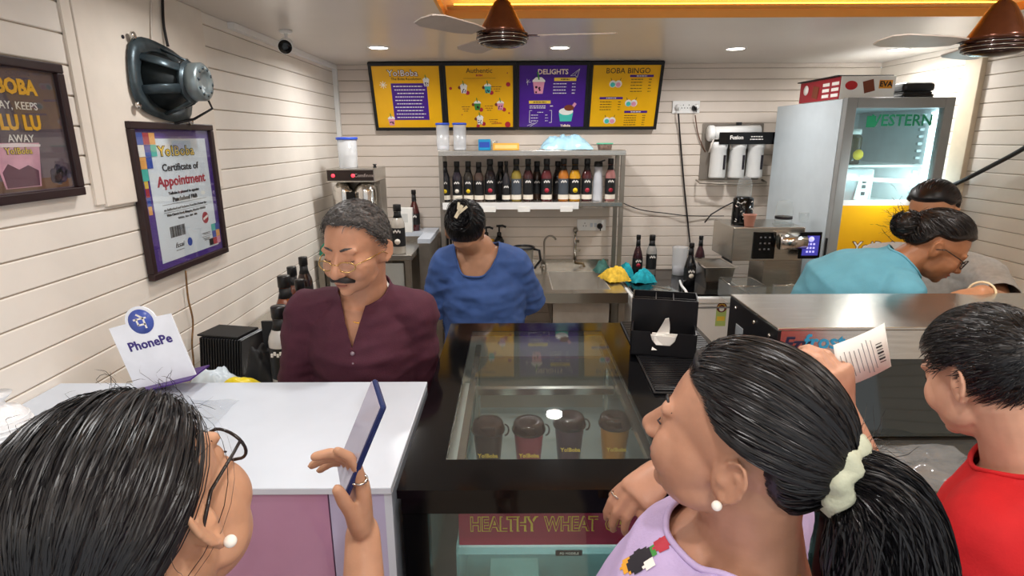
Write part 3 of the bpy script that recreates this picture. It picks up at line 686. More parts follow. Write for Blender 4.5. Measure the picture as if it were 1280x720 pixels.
for x in (BL_.x+.06, (BL_.x+BR_.x)/2, BR_.x-.06):
    m = MB(); m.box((x, BY-.015, zb+.005), (.02, .03, .02)); m.build('wall_bracket', steel, b1 if x < mx-.3 else (b2 if x < mx+.3 else b4)).matrix_parent_inverse = (b1 if x < mx-.3 else (b2 if x < mx+.3 else b4)).matrix_world.inverted()

# CCTV camera and conduit
cc_ = atz(357, 38, CEIL)
ctv = thing('security_camera', 'small white security camera under the ceiling corner', 'camera', (cc_.x, cc_.y, CEIL))
m = MB(); m.lathe([(.03, 0), (.03, -.008), (.022, -.014)], n=20); m.build('base', white, ctv)
m = MB(); m.tube([(0, 0, -.01), (0, 0, -.04), (.0, -.01, -.055)], .008, 10); m.build('arm', white, ctv)
Rc = frame((.15, -.95, -.35), (0, 0, 1)) @ Matrix.Rotation(math.pi/2, 3, 'X')
Rq = Matrix.Rotation(0, 3, 'X')
d_ = Vector((.2, -.93, -.3)).normalized(); ax = d_.to_track_quat('Z', 'Y').to_matrix()
m = MB(); m.lathe([(.02, -.04), (.032, -.03), (.035, .0), (.035, .028), (.033, .03)], (0, -.015, -.07), 22, ax); bdy = m.build('body', white, ctv)
m = MB(); m.lathe([(.031, .03), (.031, .033), (.012, .034)], (0, -.015, -.07), 22, ax); m.build('lens_face', black, ctv)
m = MB(); pc = [Vector((LX+.012, 2.45, CEIL-.012)), Vector((LX+.012, BY-.012, CEIL-.012)), Vector((LX+.02, BY-.012, CEIL-.012))]
m.bb(LX+.0005, LX+.028, 2.75, BY-.001, CEIL-.028, CEIL-.001); cdt = tag(m.build('cable_trunking', white), 'slim white cable trunking along the ceiling edge and down the corner', 'trunking')
m = MB(); m.bb(LX+.0005, LX+.03, BY-.028, BY-.001, 1.2, CEIL-.029); m.build('corner_run', white, cdt)

# ceiling fans
bronze = mat('fan_bronze', '5a3526', .22, .55, var=.15, scale=30); bronzed = mat('fan_dark', '331b14', .2, .4, var=.1)
bladem = mat('fan_blade', 'b5a89e', .4, var=.08)
def fan(x, y, zb_, label, a0):
    t_ = thing('ceiling_fan', label, 'fan', (x, y, zb_), group='bronze ceiling fans')
    zt_ = CEIL+.17-zb_
    m = MB(); m.lathe([(.012, .14), (.02, .155), (.03, .14)][:1]+[(.05, zt_-.05), (.05, zt_)], n=16); 
    m = MB(); m.lathe([(.012, .13), (.012, zt_-.03)], n=14); m.build('down_rod', bronze, t_)
    m = MB(); m.lathe([(.02, zt_-.07), (.05, zt_-.03), (.055, zt_-.001)], n=24); m.build('canopy', bronze, t_)
    m = MB(); m.lathe([(.088, .035), (.08, .05), (.06, .085), (.045, .115), (.03, .14), (.018, .15), (.013, .155)], n=30); m.build('motor_bell', bronze, t_)
    for k, (r, z) in enumerate(((.093, .034), (.095, .022), (.09, .01))):
        m = MB(); m.lathe([(r-.01, z-.005), (r, z-.003), (r, z+.003), (r-.01, z+.005)], n=34); m.build('ring', bronzed, t_)
        m = MB(); m.lathe([(r-.006, z-.0075), (r-.003, z-.006), (r-.006, z-.0045)], n=34, caps=False); m.build('chrome_band', steel2, t_)
    m = MB(); m.lathe([(.08, .004), (.06, -.006), (.02, -.012), (.005, -.013)], n=30); m.build('bottom_cap', bronzed, t_)
    for k in range(3):
        a = a0+k*2*math.pi/3; R_ = Matrix.Rotation(a, 4, 'Z')
        b = MB(); b.M = R_; b.box((.1, 0, .028), (.07, .03, .004)); br = b.build('blade_bracket', bronzed, t_)
        b = MB(); b.M = R_ @ Matrix.Translation((0, 0, .03)) @ Matrix.Rotation(.16, 4, 'X')
        b.prism([(.13, -.035), (.2, -.055), (.36, -.058), (.4, -.04), (.41, 0), (.4, .04), (.36, .055), (.2, .045), (.13, .03)], -.002, .002); b.build('blade', bladem, t_)
f1 = aty(628, 56, 2.25); fan(f1.x, 2.25, f1.z-.0, 'bronze ceiling fan hanging in front of the menu boards', -.12)
f2 = aty(1243, 66, 1.95); fan(f2.x, 1.95, f2.z, 'bronze ceiling fan hanging beside the pilaster wall', 1.2)

# sockets
def socket(u, v, w, h, label, holes, blk=None):
    p = aty(u, v, BY); t_ = thing('socket_plate', label, 'socket'); t_.matrix_world = Matrix.Translation((p.x, BY-.001, p.z)) @ bM
    m = MB(); m.box((0, 0, .006), (w, h, .012)); m.build('plate', white, t_, bevel=.003)
    for x in holes:
        for (dx, dy) in ((0, .014), (-.01, -.006), (.01, -.006)): disc(t_, 'socket_hole', inkb, x+dx, dy, .0035, .012, n=8)
    return t_
s1 = socket(857, 134, .195, .085, 'white double socket plate high beside the menu boards', (-.02, .02))
m = MB(); m.lathe([(.02, 0), (.022, .02), (.012, .035)], (.068, 0, .012), 14); m.build('switch_knob', white, s1)
s2 = socket(739, 281, .215, .085, 'white socket plate below the bottle shelf', (-.05,))
for x in (.0, .03): flat(s2, 'rocker_switch', whitel, x, 0, .018, .03, .014, .004)
def plug(u, v, label, dz=-.03, mt=blackp):
    p = aty(u, v, BY-.03); t_ = thing('plug', label, 'plug', (p.x, BY-.0132, p.z))
    m = MB(); m.lathe([(.022, 0), (.022, .012), (.014, .03), (.006, .036)], n=14, R=Matrix(((1, 0, 0), (0, 0, -1), (0, 1, 0)))); m.build('body', mt, t_)
    m = MB(); m.tube([(0, -.034, 0), (0, -.045, -.01), (0, -.045, dz)], .004, 8); m.build('strain_relief', mt, t_); return t_
plug(869, 135, 'black round plug in the high socket plate'); plug(848, 134, 'white plug with black flex in the high socket plate', mt=white); plug(750, 283, 'black plug in the socket below the bottle shelf')
yb = BY-.02
cable('power_cord', 'black flex hanging from the high socket down to the worktop', [aty(848, 142, yb-.03), aty(850, 170, yb), aty(855, 230, yb), aty(861, 290, yb), aty(864, 318, yb-.05)], .006, cable_b)
cable('power_cord', 'thin brown flex from the high socket to the water purifier', [aty(869, 144, yb-.03), aty(872, 165, yb), aty(877, 180, yb), aty(882, 190, yb)], .004, mat('cord_brown2', '6a4a3a', .5))
cable('power_cord', 'thin black flex crossing the plank wall from the bottle shelf', [aty(775, 252, yb), aty(800, 262, yb), aty(836, 267, yb), aty(857.5, 269.5, yb-.016), aty(880, 270, yb), aty(905, 270, yb)], .0035, cable_b)
cable('wall_cable', 'thick black cable drooping along the pilaster wall', [atx(1177, 238, RX-.05), atx(1205, 225, RX-.05), atx(1240, 207, RX-.045), atx(1282, 184, RX-.045), atx(1330, 150, RX-.04), Vector((RX-.02, 1.9, 2.2)), Vector((RX-.015, 1.5, CEIL-.002))], .012, cable_b)
# ================================================================ BACK OF THE SHOP
# ---- syrup bottles
capm = mat('cap_black', '151314', .3)
lab_b = mat('label_black', '1a1a1c', .5); lab_c = mat('label_cream', 'ece4d6', .5)
def bottle(label, loc, h=.29, r=.037, liquid='3a1a14', face=None, cap=capm, labelm=lab_b, group=None, foot=True, neck=True, name='syrup_bottle', kind=0, rz=0):
    t_ = thing(name, label, 'bottle', loc, (0, 0, rz), group)
    gm = mat('bottle_'+liquid, liquid, .12, var=.08, coat=.4)
    k = h/.29
    if kind == 0: prof = [(r*.93, 0), (r, .004*k), (r, .172*k), (r*.9, .19*k), (r*.62, .215*k), (r*.5, .232*k), (r*.48, .25*k)]
    else: prof = [(r*.93, 0), (r, .004*k), (r, .13*k), (r*.75, .17*k), (r*.45, .205*k), (r*.36, .235*k), (r*.36, .262*k)]
    m = MB(); m.lathe(prof, n=20); b = m.build('body', gm, t_)
    m = MB(); m.lathe([(r*.56, .25*k), (r*.58, .252*k), (r*.58, .287*k), (r*.54, .29*k)] if kind == 0 else [(r*.44, .26*k), (r*.46, .262*k), (r*.46, .287*k), (r*.42, .29*k)], n=16); m.build('cap', cap, t_)
    if neck: m = MB(); m.lathe([(r*.66, .212*k), (r*.53, .23*k), (r*.52, .248*k)] if kind == 0 else [(r*.47, .21*k), (r*.4, .256*k)], n=16); m.build('neck_label', lab_b, t_)
    top = .155 if kind == 0 else .125
    m = MB(); m.lathe([(r*1.015, .045*k), (r*1.015, top*k)], n=20, caps=False); lb = m.build('label', labelm, t_)
    if foot: 
        m = MB(); m.lathe([(r*1.016, .012*k), (r*1.016, .044*k)], n=20, caps=False); m.build('label_foot', lab_c, t_)
    m = MB()                                                     # a script flourish and a small picture on the label
    for i in range(5): m.box((r*(-.45+.22*i), -r*1.0, (top-.022+.006*(i % 2))*k), (r*.17, .006, .012*k))
    o = m.build('label_script', inkw, lb); o['kind'] = 'stuff'
    if face: 
        m = MB(); m.lathe([(r*.42, -.004), (r*.42, .004)], (0, -r*.93, .075*k), 14, Matrix(((1, 0, 0), (0, 0, -1), (0, 1, 0)))); m.build('label_picture', face, lb)
    return t_
lemon = mat('lemon_print', 'f2cf1e', .5)
SZ, SY = 1.418, 4.11
# ---- bar shelf over the sink table
sh = thing('bottle_shelf', 'two tier stainless shelf standing on the sink table', 'shelf', (.13, 4.1, .9))
sx0, sx1 = aty(548, 200, 4.0).x, aty(782, 200, 4.0).x
SZT = aty(660, 188, 4.0).z
def wb(mb, name, mt, parent, bevel=0): return loc_build(mb, name, mt, parent, bevel)
m = MB(); m.bb(sx0, sx1, 3.995, 4.25, SZT-.035, SZT); wb(m, 'top_tier', steel, sh, .002)
m = MB(); m.bb(sx0+.01, sx1-.01, 3.995, 4.25, SZ-.03, SZ); wb(m, 'lower_tier', steel, sh, .002)
m = MB(); m.bb(sx0+.02, aty(723, 262, 4.0).x, 3.985, 3.994, SZ-.045, SZ+.002); wb(m, 'price_rail', white, sh)
for u in (612, 655, 708): 
    p = aty(u, 267, 3.98); m = MB(); m.box((p.x, 3.9825, SZ-.045), (.085, .002, .035)); wb(m, 'price_tag', paper, sh)
for x in (sx0+.015, sx1-.015):
    for y in (4.01, 4.235):
        m = MB(); m.bb(x-.014, x+.014, y-.0125, y+.0125, .902, SZT-.036); wb(m, 'post', steeld, sh)
# bottles on the lower tier: pixel column, height, radius, liquid, kind, label text
row = [(557, .275, .034, '23242a', lemon, 0, 'black labelled syrup bottle with lemon picture at the shelf end'), (572, .275, .034, '2c2630', lab_c, 0, 'black labelled syrup bottle with white blossom picture'),
       (586, .275, .034, '2e2a26', lemon, 0, 'black labelled syrup bottle with yellow drink picture'), (599, .27, .034, '4a3a34', None, 0, 'slim grey brown syrup bottle with clear neck'),
       (613, .29, .038, '1c1214', redm, 0, 'tall near black syrup bottle with cream foot label'), (633, .275, .03, '2b2a30', None, 1, 'slim charcoal bottle with sloping shoulders'),
       (645.5, .29, .036, '8c7a34', None, 0, 'olive gold syrup bottle with grey label'), (660, .29, .035, '3b1a1c', None, 0, 'dark red syrup bottle beside the olive gold one'),
       (683, .29, .038, '5a2226', redm, 0, 'wine red syrup bottle with a berry picture'), (704, .29, .037, 'b06a24', None, 0, 'orange brown syrup bottle with grey label'),
       (718, .29, .04, 'c8901e', lemon, 0, 'amber syrup bottle with a large lemon picture'), (733, .29, .037, '4a1e22', redm, 0, 'maroon syrup bottle beside the lemon bottle'),
       (762, .29, .036, 'a8706c', redm, 0, 'rose pink syrup bottle at the post end of the shelf')]
for (u, h, r, liq, face, kind, lab) in row:
    p = aty(u, 248, SY); lm = mat('label_grey', '4a5058', .5) if 'grey label' in lab else lab_b
    bottle(lab, (p.x, SY, SZ+.001), h, r, liq, face, group='syrup bottles on the lower shelf tier', kind=kind, labelm=lm)
for (u, lab, c) in ((626, 'dark bottle tucked behind the near black syrup bottle', '181818'), (671, 'brown bottle standing back between the red syrup bottles', '3c2a22'), (697, 'dark capped bottle tucked behind the orange syrup', '2a201c')):
    p = aty(u, 240, 4.2); bottle(lab, (p.x, 4.195, SZ+.001), .27, .036, c, None, group='syrup bottles on the lower shelf tier', foot=False)
p = aty(747, 240, SY); t_ = thing('milk_bottle', 'cloudy white ribbed bottle with black cap on the shelf', 'bottle', (p.x, SY, SZ+.001))
m = MB(); m.lathe([(.036, 0), (.037, .005), (.035, .05), (.036, .1), (.03, .18), (.027, .22), (.026, .235)], n=20); m.build('body', mat('milky', 'c9cbd2', .35), t_)
m = MB(); m.lathe([(.03, .235), (.031, .238), (.029, .268), (.02, .272)], n=16); m.build('cap', capm, t_)
m = MB(); m.box((.018, -.02, .272), (.05, .014, .01), Matrix.Rotation(-.3, 3, 'Y')); m.build('cap_flap', capm, t_)
# on top of the shelf
TZ = SZT+.001
for i, u in enumerate((554, 575)):
    p = aty(u, 185, 4.08); t_ = thing('storage_tube', ['tall clear storage tube with blue lid and a little white filling', 'tall clear storage tube with blue lid next to the snack packs'][i], 'container', (p.x, 4.08, TZ), group='blue lidded tubes')
    m = MB(); m.lathe([(.042, 0), (.043, .005), (.045, .17)], n=22); m.build('tube', frost, t_)
    m = MB(); m.lathe([(.037, .004), (.04, .03 if i == 0 else .015)], n=18); m.build('filling', mat('filling_white', 'e9e6ea', .7), t_)
    m = MB(); m.lathe([(.048, .168), (.049, .172), (.049, .18), (.044, .182)], n=22); m.build('lid', mat('lid_blue', '2a4fc0', .35), t_)
def carton(name, label, cat, u0, u1, v0, v1, Y, z, d, mt, cap=None):
    a, b = aty(u0, v1, Y), aty(u1, v0, Y); w = b.x-a.x; h = aty(u0, v0, Y).z-z
    t_ = thing(name, label, cat, ((a.x+b.x)/2, Y+d/2, z)); m = MB(); m.bb(-w/2, w/2, -d/2, d/2, 0, h); m.build('box', mt, t_, bevel=.003)
    m = MB(); m.bb(-w*.42, w*.42, -d/2-.001, -d/2+.001, h*.25, h*.75); m.build('printed_panel', cap or inkw, t_); return t_
carton('snack_box', 'bright blue snack box on top of the shelf', 'box', 598, 613, 174, 187, 4.06, TZ, .09, mat('box_cyan', '1c8fc4', .4), inkbl)
carton('snack_box', 'long yellow orange carton on top of the shelf', 'box', 616, 649, 179, 187, 4.05, TZ, .1, mat('box_yellow', 'eab04a', .45), mat('box_cream', 'f4cf84', .5))
p = aty(617, 180, 4.13); m = MB(); m.lathe([(.025, 0), (.027, .06), (.028, .062)], n=16); tag(m.build('small_jar', clear, loc=(p.x, 4.19, TZ)), 'small clear jar behind the yellow carton', 'jar')
bagm = mat('bag_blue', 'a9d4e6', .25, var=.15, scale=10)
V, F = crumple(46, 34, .36, .2, .06, 5.5, 10, .085); m = MB(); m.add(V, F, True); p = aty(708, 180, 4.1)
tag(m.build('plastic_bag', bagm, loc=(p.x, 4.1, TZ)), 'pale blue crumpled plastic bag draped on top of the shelf', 'bag')
p = aty(756, 182, 4.08); t_ = thing('food_tub', 'low clear food tub with green lid on the shelf', 'container', (p.x, 4.08, TZ))
m = MB(); m.lathe([(.045, 0), (.052, .035), (.053, .036)], n=22, sy=.8); m.build('tub', mat('tub_mixed', '9a7f74', .4, var=.4, scale=60), t_)
m = MB(); m.lathe([(.057, .036), (.058, .038), (.058, .044), (.05, .046)], n=22, sy=.8); m.build('lid', mat('lid_green', '5fb591', .4), t_)

# ---- sink table
sk = thing('sink_table', 'stainless sink table with a deep square bowl', 'sink', (.1, 3.9, 0))
k0, k1 = -.5, aty(785, 365, 3.5).x
bx0, bx1 = .26, .64
m = MB(); zt_ = .9
m.bb(k0, bx0, 3.5, 4.28, zt_-.03, zt_); m.bb(bx1, k1, 3.5, 4.28, zt_-.03, zt_); m.bb(bx0, bx1, 3.5, 3.6, zt_-.03, zt_); m.bb(bx0, bx1, 4.12, 4.28, zt_-.03, zt_)
wb(m, 'worktop', steel, sk)
m = MB(); m.bb(k0, k1, 3.488, 3.499, zt_-.06, zt_+.006); wb(m, 'front_lip', steel2, sk)
m = MB(); m.bb(k0, k1, 4.265, 4.282, zt_, zt_+.06); wb(m, 'splash_back', steel, sk)
m = MB(); zb2 = .66; t2 = .006
m.bb(bx0, bx1, 3.6, 4.12, zb2, zb2+t2); m.bb(bx0, bx0+t2, 3.6, 4.12, zb2, zt_-.001); m.bb(bx1-t2, bx1, 3.6, 4.12, zb2, zt_-.001); m.bb(bx0, bx1, 3.6, 3.6+t2, zb2, zt_-.001); m.bb(bx0, bx1, 4.12-t2, 4.12, zb2, zt_-.001)
wb(m, 'bowl', mat('bowl_steel', 'c9c4bc', .4, .6, var=.1), sk)
m = MB(); m.lathe([(.03, .4), (.03, .66)], (.45, 3.85, 0), 14); wb(m, 'drain_pipe', white, sk)
for x in (k0+.03, k1-.03):
    for y in (3.54, 4.24): m = MB(); m.bb(x-.02, x+.02, y-.02, y+.02, 0, zt_-.031); wb(m, 'leg', steeld, sk)
m = MB(); m.bb(k0+.05, k1-.05, 3.55, 4.23, .2, .22); wb(m, 'under_shelf', steeld, sk)
p = aty(680, 334, 4.2); t_ = thing('gooseneck_tap', 'slim steel gooseneck tap beside the sink', 'tap', (p.x, 4.2, .901))
m = MB(); m.lathe([(.02, 0), (.018, .03), (.01, .04)], n=16); m.build('base', steeld, t_)
m = MB(); m.tube([(0, 0, .03), (0, 0, .2)]+[(.045-.045*math.cos(a), 0, .2+.05*math.sin(a)) for a in np.linspace(.2, 2.7, 10)], .007, 10); m.build('spout', steeld, t_)
m = MB(); m.tube([(0, -.01, .02), (-.02, -.05, .035)], .005, 8); m.build('lever', steeld, t_)
p = aty(719, 318, 4.25); t_ = thing('wall_tap', 'chrome wall tap with tall column above the sink', 'tap', (p.x, 4.27, p.z))
m = MB(); m.tube([(0, 0, -.05), (0, -.0, .18)], .012, 12); m.build('column', steel2, t_)
m = MB(); m.lathe([(.018, .17), (.02, .18), (.012, .2)], n=14); m.build('column_cap', steeld, t_)
m = MB(); m.tube([(0, 0, -.05), (0, -.05, -.06), (.05, -.09, -.055), (.06, -.1, -.08)], .009, 10); m.build('spout', mat('brass_worn', '8f7a5a', .35, .8), t_)
m = MB(); m.box((.018, -.012, .03), (.04, .02, .014)); m.box((.012, -.012, .1), (.03, .016, .02)); m.build('handle', steel2, t_)
# pitcher, pumps, hose hanging at the back
p = aty(654, 330, 4.05); t_ = thing('jug', 'steel jug with black rim and handle beside the blue shirt', 'jug', (p.x, 3.95, .901))
m = MB(); m.lathe([(.055, 0), (.06, .01), (.07, .2), (.072, .21)], n=24, caps=False); m.lathe([(.055, .002), (.001, .002)], n=24, caps=False); m.build('body', mat('jug_clear_grey', 'a8a49c', .25, .5), t_)
m = MB(); m.tube([(.073*math.cos(a), .073*math.sin(a), .212) for a in np.linspace(0, 2*math.pi, 25)[:-1]], .008, 8, closed=True); m.build('rim', blackp, t_)
m = MB(); m.tube([(.07, 0, .2), (.11, 0, .19), (.12, 0, .12), (.075, 0, .06)], .009, 10); m.build('handle', blackp, t_)
for i, (u, v) in enumerate(((608, 290), (624, 288))):
    p = aty(u, v, 4.2); t_ = thing('pump_bottle', ['black pump bottle half hidden behind the black bun', 'black pump bottle with a long swan neck nozzle'][i], 'bottle', (p.x, 4.18, .901), group='pump bottles on the sink table')
    m = MB(); m.lathe([(.035, 0), (.036, .01), (.036, .22), (.02, .25)], n=18); m.build('body', blackp, t_)
    m = MB(); m.lathe([(.016, .25), (.016, .28), (.006, .285), (.006, p.z-.901+.03)], n=12); m.build('pump', blackp, t_)
    zz = p.z-.901+.035; m = MB(); m.tube([(-.02, 0, zz), (.025, 0, zz+.003), (.05, 0, zz-.008)], .008, 8); m.build('nozzle', blackp, t_)
p = aty(615, 300, 4.1); bottle('small dark bottle with gold cap between the pumps', (p.x, 4.08, .901), .25, .03, '2a1c14', None, cap=gold, foot=False)
p = aty(560, 290, 4.15); t_ = thing('utensil_rack', 'bundle of black tool handles hanging behind the black bun', 'rack', (p.x, 4.12, 1.0))
for i in range(5): m = MB(); m.tube([(-.05+.025*i, 0, -.09), (-.045+.022*i, 0, .15), (-.03+.02*i, -.01, .28)], .008, 8); m.build('tool_handle', blackp, t_)
m = MB(); m.box((0, 0, -.095), (.14, .05, .008)); m.build('holder', steeld, t_)

# ---- chest freezer with black top
cf = thing('chest_freezer', 'white chest freezer with a black top beside the sink', 'freezer', (1.1, 3.85, 0))
fx0, fx1 = aty(790, 375, 3.5).x+.005, 1.5
m = MB(); m.bb(fx0, fx1, 3.52, 4.26, .05, .83); body = wb(m, 'body', white, cf, .01)
m = MB(); m.bb(fx0-.005, fx1+.005, 3.5, 4.27, .831, .87); wb(m, 'rim', white, cf, .008)
m = MB(); m.bb(fx0+.015, fx1-.015, 3.525, 4.26, .871, .885); wb(m, 'black_top', black, cf)
m = MB(); m.bb(fx0+.01, fx1-.01, 3.515, 3.52, .795, .805); wb(m, 'handle_groove', mat('grey_line', '8b8d90', .4), cf)
for x in (fx0+.06, fx1-.06):
    for y in (3.6, 4.18): m = MB(); m.lathe([(.025, 0), (.025, .05)], (x, y, 0), 12); wb(m, 'foot', blackm, cf)
lp = aty(903, 390, 3.5); stt = thing('energy_sticker', 'round star rating sticker on the white freezer', 'sticker'); stt.matrix_world = Matrix.Translation((lp.x, 3.519, lp.z-.02)) @ bM
flat(stt, 'card', mat('sticker_green', 'b9cf7a', .5), 0, -.02, .065, .12, .0); disc(stt, 'dial', mat('dial_brown', '6a2a24', .5), 0, .045, .033, .001); disc(stt, 'dial_centre', inkw, 0, .035, .016, .002)
for k in range(5): a = math.pi*(.15+.175*k); disc(stt, 'star', inky, .024*math.cos(a), .042+.024*math.sin(a), .005, .002, n=5)
flat(stt, 'panel', inky, 0, -.03, .05, .03, .001)
FZ = .886
def fz(u, v): p = atz(u, v, FZ); return (p.x, min(p.y, 4.2), FZ)
bottle('dark red cola style bottle behind the teal cloth', fz(796, 343), .29, .036, '34121a', redm, kind=1, foot=False, group='bottles on the chest freezer')
bottle('clear syrup bottle with black cap behind the teal cloth', fz(813, 343), .29, .037, '9a9894', None, group='bottles on the chest freezer', foot=False)
bottle('black bottle with cream label beside the steel pan', fz(861, 357), .29, .038, '141416', lab_c, kind=1, foot=False, group='bottles on the chest freezer')
bottle('dark red bottle standing behind the steel pan', (aty(874, 330, 4.15).x, 4.15, FZ), .27, .035, '3a1820', None, kind=1, foot=False, group='bottles on the chest freezer')
p = fz(848, 343); t_ = thing('measuring_jug', 'tall clear jug a quarter full of white powder', 'jug', p)
m = MB(); m.lathe([(.045, 0), (.047, .005), (.055, .2), (.056, .202)], n=22, caps=False); m.lathe([(.045, .001), (.001, .001)], n=22, caps=False); m.build('jug_wall', frost, t_)
m = MB(); m.lathe([(.042, .003), (.045, .055), (.02, .06)], n=20); m.build('powder', mat('filling_white', 'e9e6ea'), t_)
m = MB(); m.tube([(.054, 0, .18), (.085, 0, .17), (.085, 0, .08), (.05, 0, .06)], .006, 8); m.build('handle', frost, t_)
p = fz(893, 362); pn = thing('steel_pan', 'deep rectangular stainless food pan on the freezer', 'pan', (p[0]+.02, p[1]+.12, FZ))
m = MB(); a, b, h = .095, .14, .15; a2, b2_ = .075, .12; t3 = .004
for (xa, ya, xb, yb_) in ((-1, -1, 1, -1), (1, -1, 1, 1), (1, 1, -1, 1), (-1, 1, -1, -1)):
    m.quad((xa*a2, ya*b2_, 0), (xb*a2, yb_*b2_, 0), (xb*a, yb_*b, h), (xa*a, ya*b, h))
m.quad((-a2, -b2_, 0.001), (a2, -b2_, .001), (a2, b2_, .001), (-a2, b2_, .001)); o = m.build('pan', steel2, pn); s_ = o.modifiers.new('s', 'SOLIDIFY'); s_.thickness = .003
m = MB(); r_ = .016
m.bb(-a-r_, a+r_, -b-r_, -b, h, h+.004); m.bb(-a-r_, a+r_, b, b+r_, h, h+.004); m.bb(-a-r_, -a, -b, b, h, h+.004); m.bb(a, a+r_, -b, b, h, h+.004); m.build('rim', steel2, pn)
p = fz(905, 336); t_ = thing('lid_stack', 'tall cone of stacked black cup lids behind the steel pan', 'lids', (p[0]+.01, p[1]+.04, FZ))
for k in range(14):
    r = .046-.0015*k; m = MB(); m.lathe([(r, .0), (r+.003, .003), (r+.003, .007), (r, .012)], (0, 0, .012*k), 18); m.build('lid', capm, t_)
m = MB(); m.lathe([(.02, .168), (.016, .21), (.017, .24)], n=16); m.build('bottle_neck', capm, t_)
# lids tray, cable and cloths
p = fz(833, 366); t_ = thing('lid_tray', 'clear ribbed plastic tray lying on the black freezer top', 'tray', (p[0], p[1]+.02, FZ), (0, 0, .25))
m = MB(); m.box((0, 0, .004), (.13, .16, .008)); m.build('tray_base', clear, t_)
for k in range(6): m = MB(); m.box((-.05+k*.02, 0, .014), (.008, .14, .012)); m.build('tray_rib', clear, t_)
m = MB(); m.box((-.02, .02, .025), (.015, .14, .006), Matrix.Rotation(.5, 3, 'Z')); m.build('scraper', steeld, t_)
cable('adapter_cable', 'thick white adapter cable looping over the freezer rim', [atz(850, 351, FZ+.012), atz(852, 357, FZ+.03), Vector((atz(852, 364, FZ).x, 3.5, FZ+.02)), Vector((atz(856, 372, .86).x, 3.485, .85)), Vector((atz(858, 378, .86).x, 3.485, .78))], .008, white)
for (nm, lab, c, u, v, sx_, sy_, dm, sd, zz) in (('cloth', 'crumpled yellow cleaning cloth over the sink corner', 'e0b83a', 768, 349, .17, .2, .07, 2.2, .907), ('cloth', 'crumpled teal cloth with white dots on the freezer edge', '18a3b4', 803, 352, .17, .13, .06, 4.4, FZ), ('cloth', 'dark green cloth hung at the sink post', '3f6d66', 752, 340, .1, .1, .07, 6.1, .905)):
    p = atz(u, v, zz); V, F = crumple(30, 26, sx_, sy_, .06, sd, 16, dm); m = MB(); m.add(V, F, True)
    o = tag(m.build(nm, mat('cloth_'+c, c, .8, var=.25, scale=40), loc=(p.x, min(p.y, 4.15), zz+.001), ), lab, 'cloth'); o.rotation_euler[2] = .3
m = MB(); V, F = crumple(20, 16, .1, .12, .05, 9.4, 18, .09); m.add(V, F, True); p = atz(776, 338, FZ); tag(m.build('cloth', mat('cloth_18a3b4', '18a3b4'), loc=(fx0+.06, 4.05, FZ)), 'small bright teal cloth bunched behind the sink post', 'cloth')

# ---- water purifier on the wall
pu = thing('water_purifier', 'wall water purifier with three white filters and a black name bar', 'purifier')
pc_ = aty(917, 190, 4.24); pu.matrix_world = Matrix.Translation((pc_.x, BY-.001, pc_.z)) @ bM
W2, H2 = .44, .40
m = MB(); m.box((0, 0, .006), (W2, H2, .012)); m.build('back_plate', mat('plate_grey', '8d857c', .4, .4), pu, bevel=.01)
m = MB(); m.tube([(-.24, -.2, .02), (-.24, -.215, .1), (.0, -.22, .14), (.24, -.215, .1), (.24, -.2, .02)], .007, 8); m.build('drip_rail', steeld, pu)
for k, x in enumerate((-.115, .02, .15)):
    m = MB(); m.lathe([(.054, 0), (.058, .01), (.054, .2), (.058, .205), (.06, .24), (.055, .25)], (0, 0, 0), 22, Matrix(((1, 0, 0), (0, 0, 1), (0, -1, 0)))); f_ = m.build('filter_housing', white, pu, (x, -.18, .08))
    m = MB(); m.box((.028, .11, .05), (.016, .1, .008)); m.build('filter_label', inkb, f_)
m = MB(); m.tube([(-.19, .13, .08), (.16, .14, .08)], .045, 18); m.build('membrane_canister', white, pu)
m = MB(); m.lathe([(.05, 0), (.055, .01), (.055, .03), (.05, .04)], (-.2, .13, .08), 18, Matrix(((0, 0, 1), (0, 1, 0), (-1, 0, 0)))); m.build('canister_cap', white, pu)
m = MB(); m.box((.07, .095, .14), (.42, .082, .012)); nb = m.build('name_bar', black, pu, bevel=.004)
text(nb, 'Fusion', .036, (-.02, .1, .1468), None, inkw, bold=.0012); lines(nb, inkw, [(.12, .106, .08), (.12, .088, .09)], .1466, .007)
m = MB(); m.box((.02, .195, .06), (.03, .02, .03)); m.build('valve', blackp, pu)
for a, b in (((-.15, .12), (-.19, .0)), ((-.02, .1), (-.04, .02)), ((.22, .12), (.19, .05))):
    m = MB(); m.tube([(a[0], a[1], .09), (a[0]-.03, (a[1]+b[1])/2, .12), (b[0], b[1], .1)], .006, 8); m.build('water_tube', cable_w, pu)

# ---- sealing machine on its cabinet, right of the freezer
cb = thing('steel_cabinet', 'narrow stainless cabinet carrying the cup sealing machine', 'cabinet', (1.655, 3.55, 0))
m = MB(); m.bb(1.525, 1.8, 3.25, 3.9, .04, .86); wb(m, 'body', steeld, cb)
m = MB(); m.bb(1.517, 1.808, 3.24, 3.91, .861, .89); wb(m, 'worktop', steel, cb, .003)
m = MB(); m.bb(1.54, 1.785, 3.242, 3.249, .08, .84); wb(m, 'door', steel, cb)
for x in (1.55, 1.775):
    for y in (3.3, 3.85): m = MB(); m.lathe([(.02, 0), (.02, .04)], (x, y, 0), 10); wb(m, 'foot', blackm, cb)
MYf = 3.32
sm = thing('sealing_machine', 'stainless cup sealing machine with control panel and touch screen', 'machine', (1.64, MYf, .8905))
pA, pB = aty(910, 287, MYf), aty(1024, 287, MYf)
zt3 = aty(950, 284, MYf).z-.8905
xa, xb = aty(914, 320, MYf).x-1.64, aty(1003, 320, MYf).x-1.64
m = MB(); m.bb(xa, xb, .0, .34, zt3-.2, zt3); m.build('head_housing', steel, sm, bevel=.006)
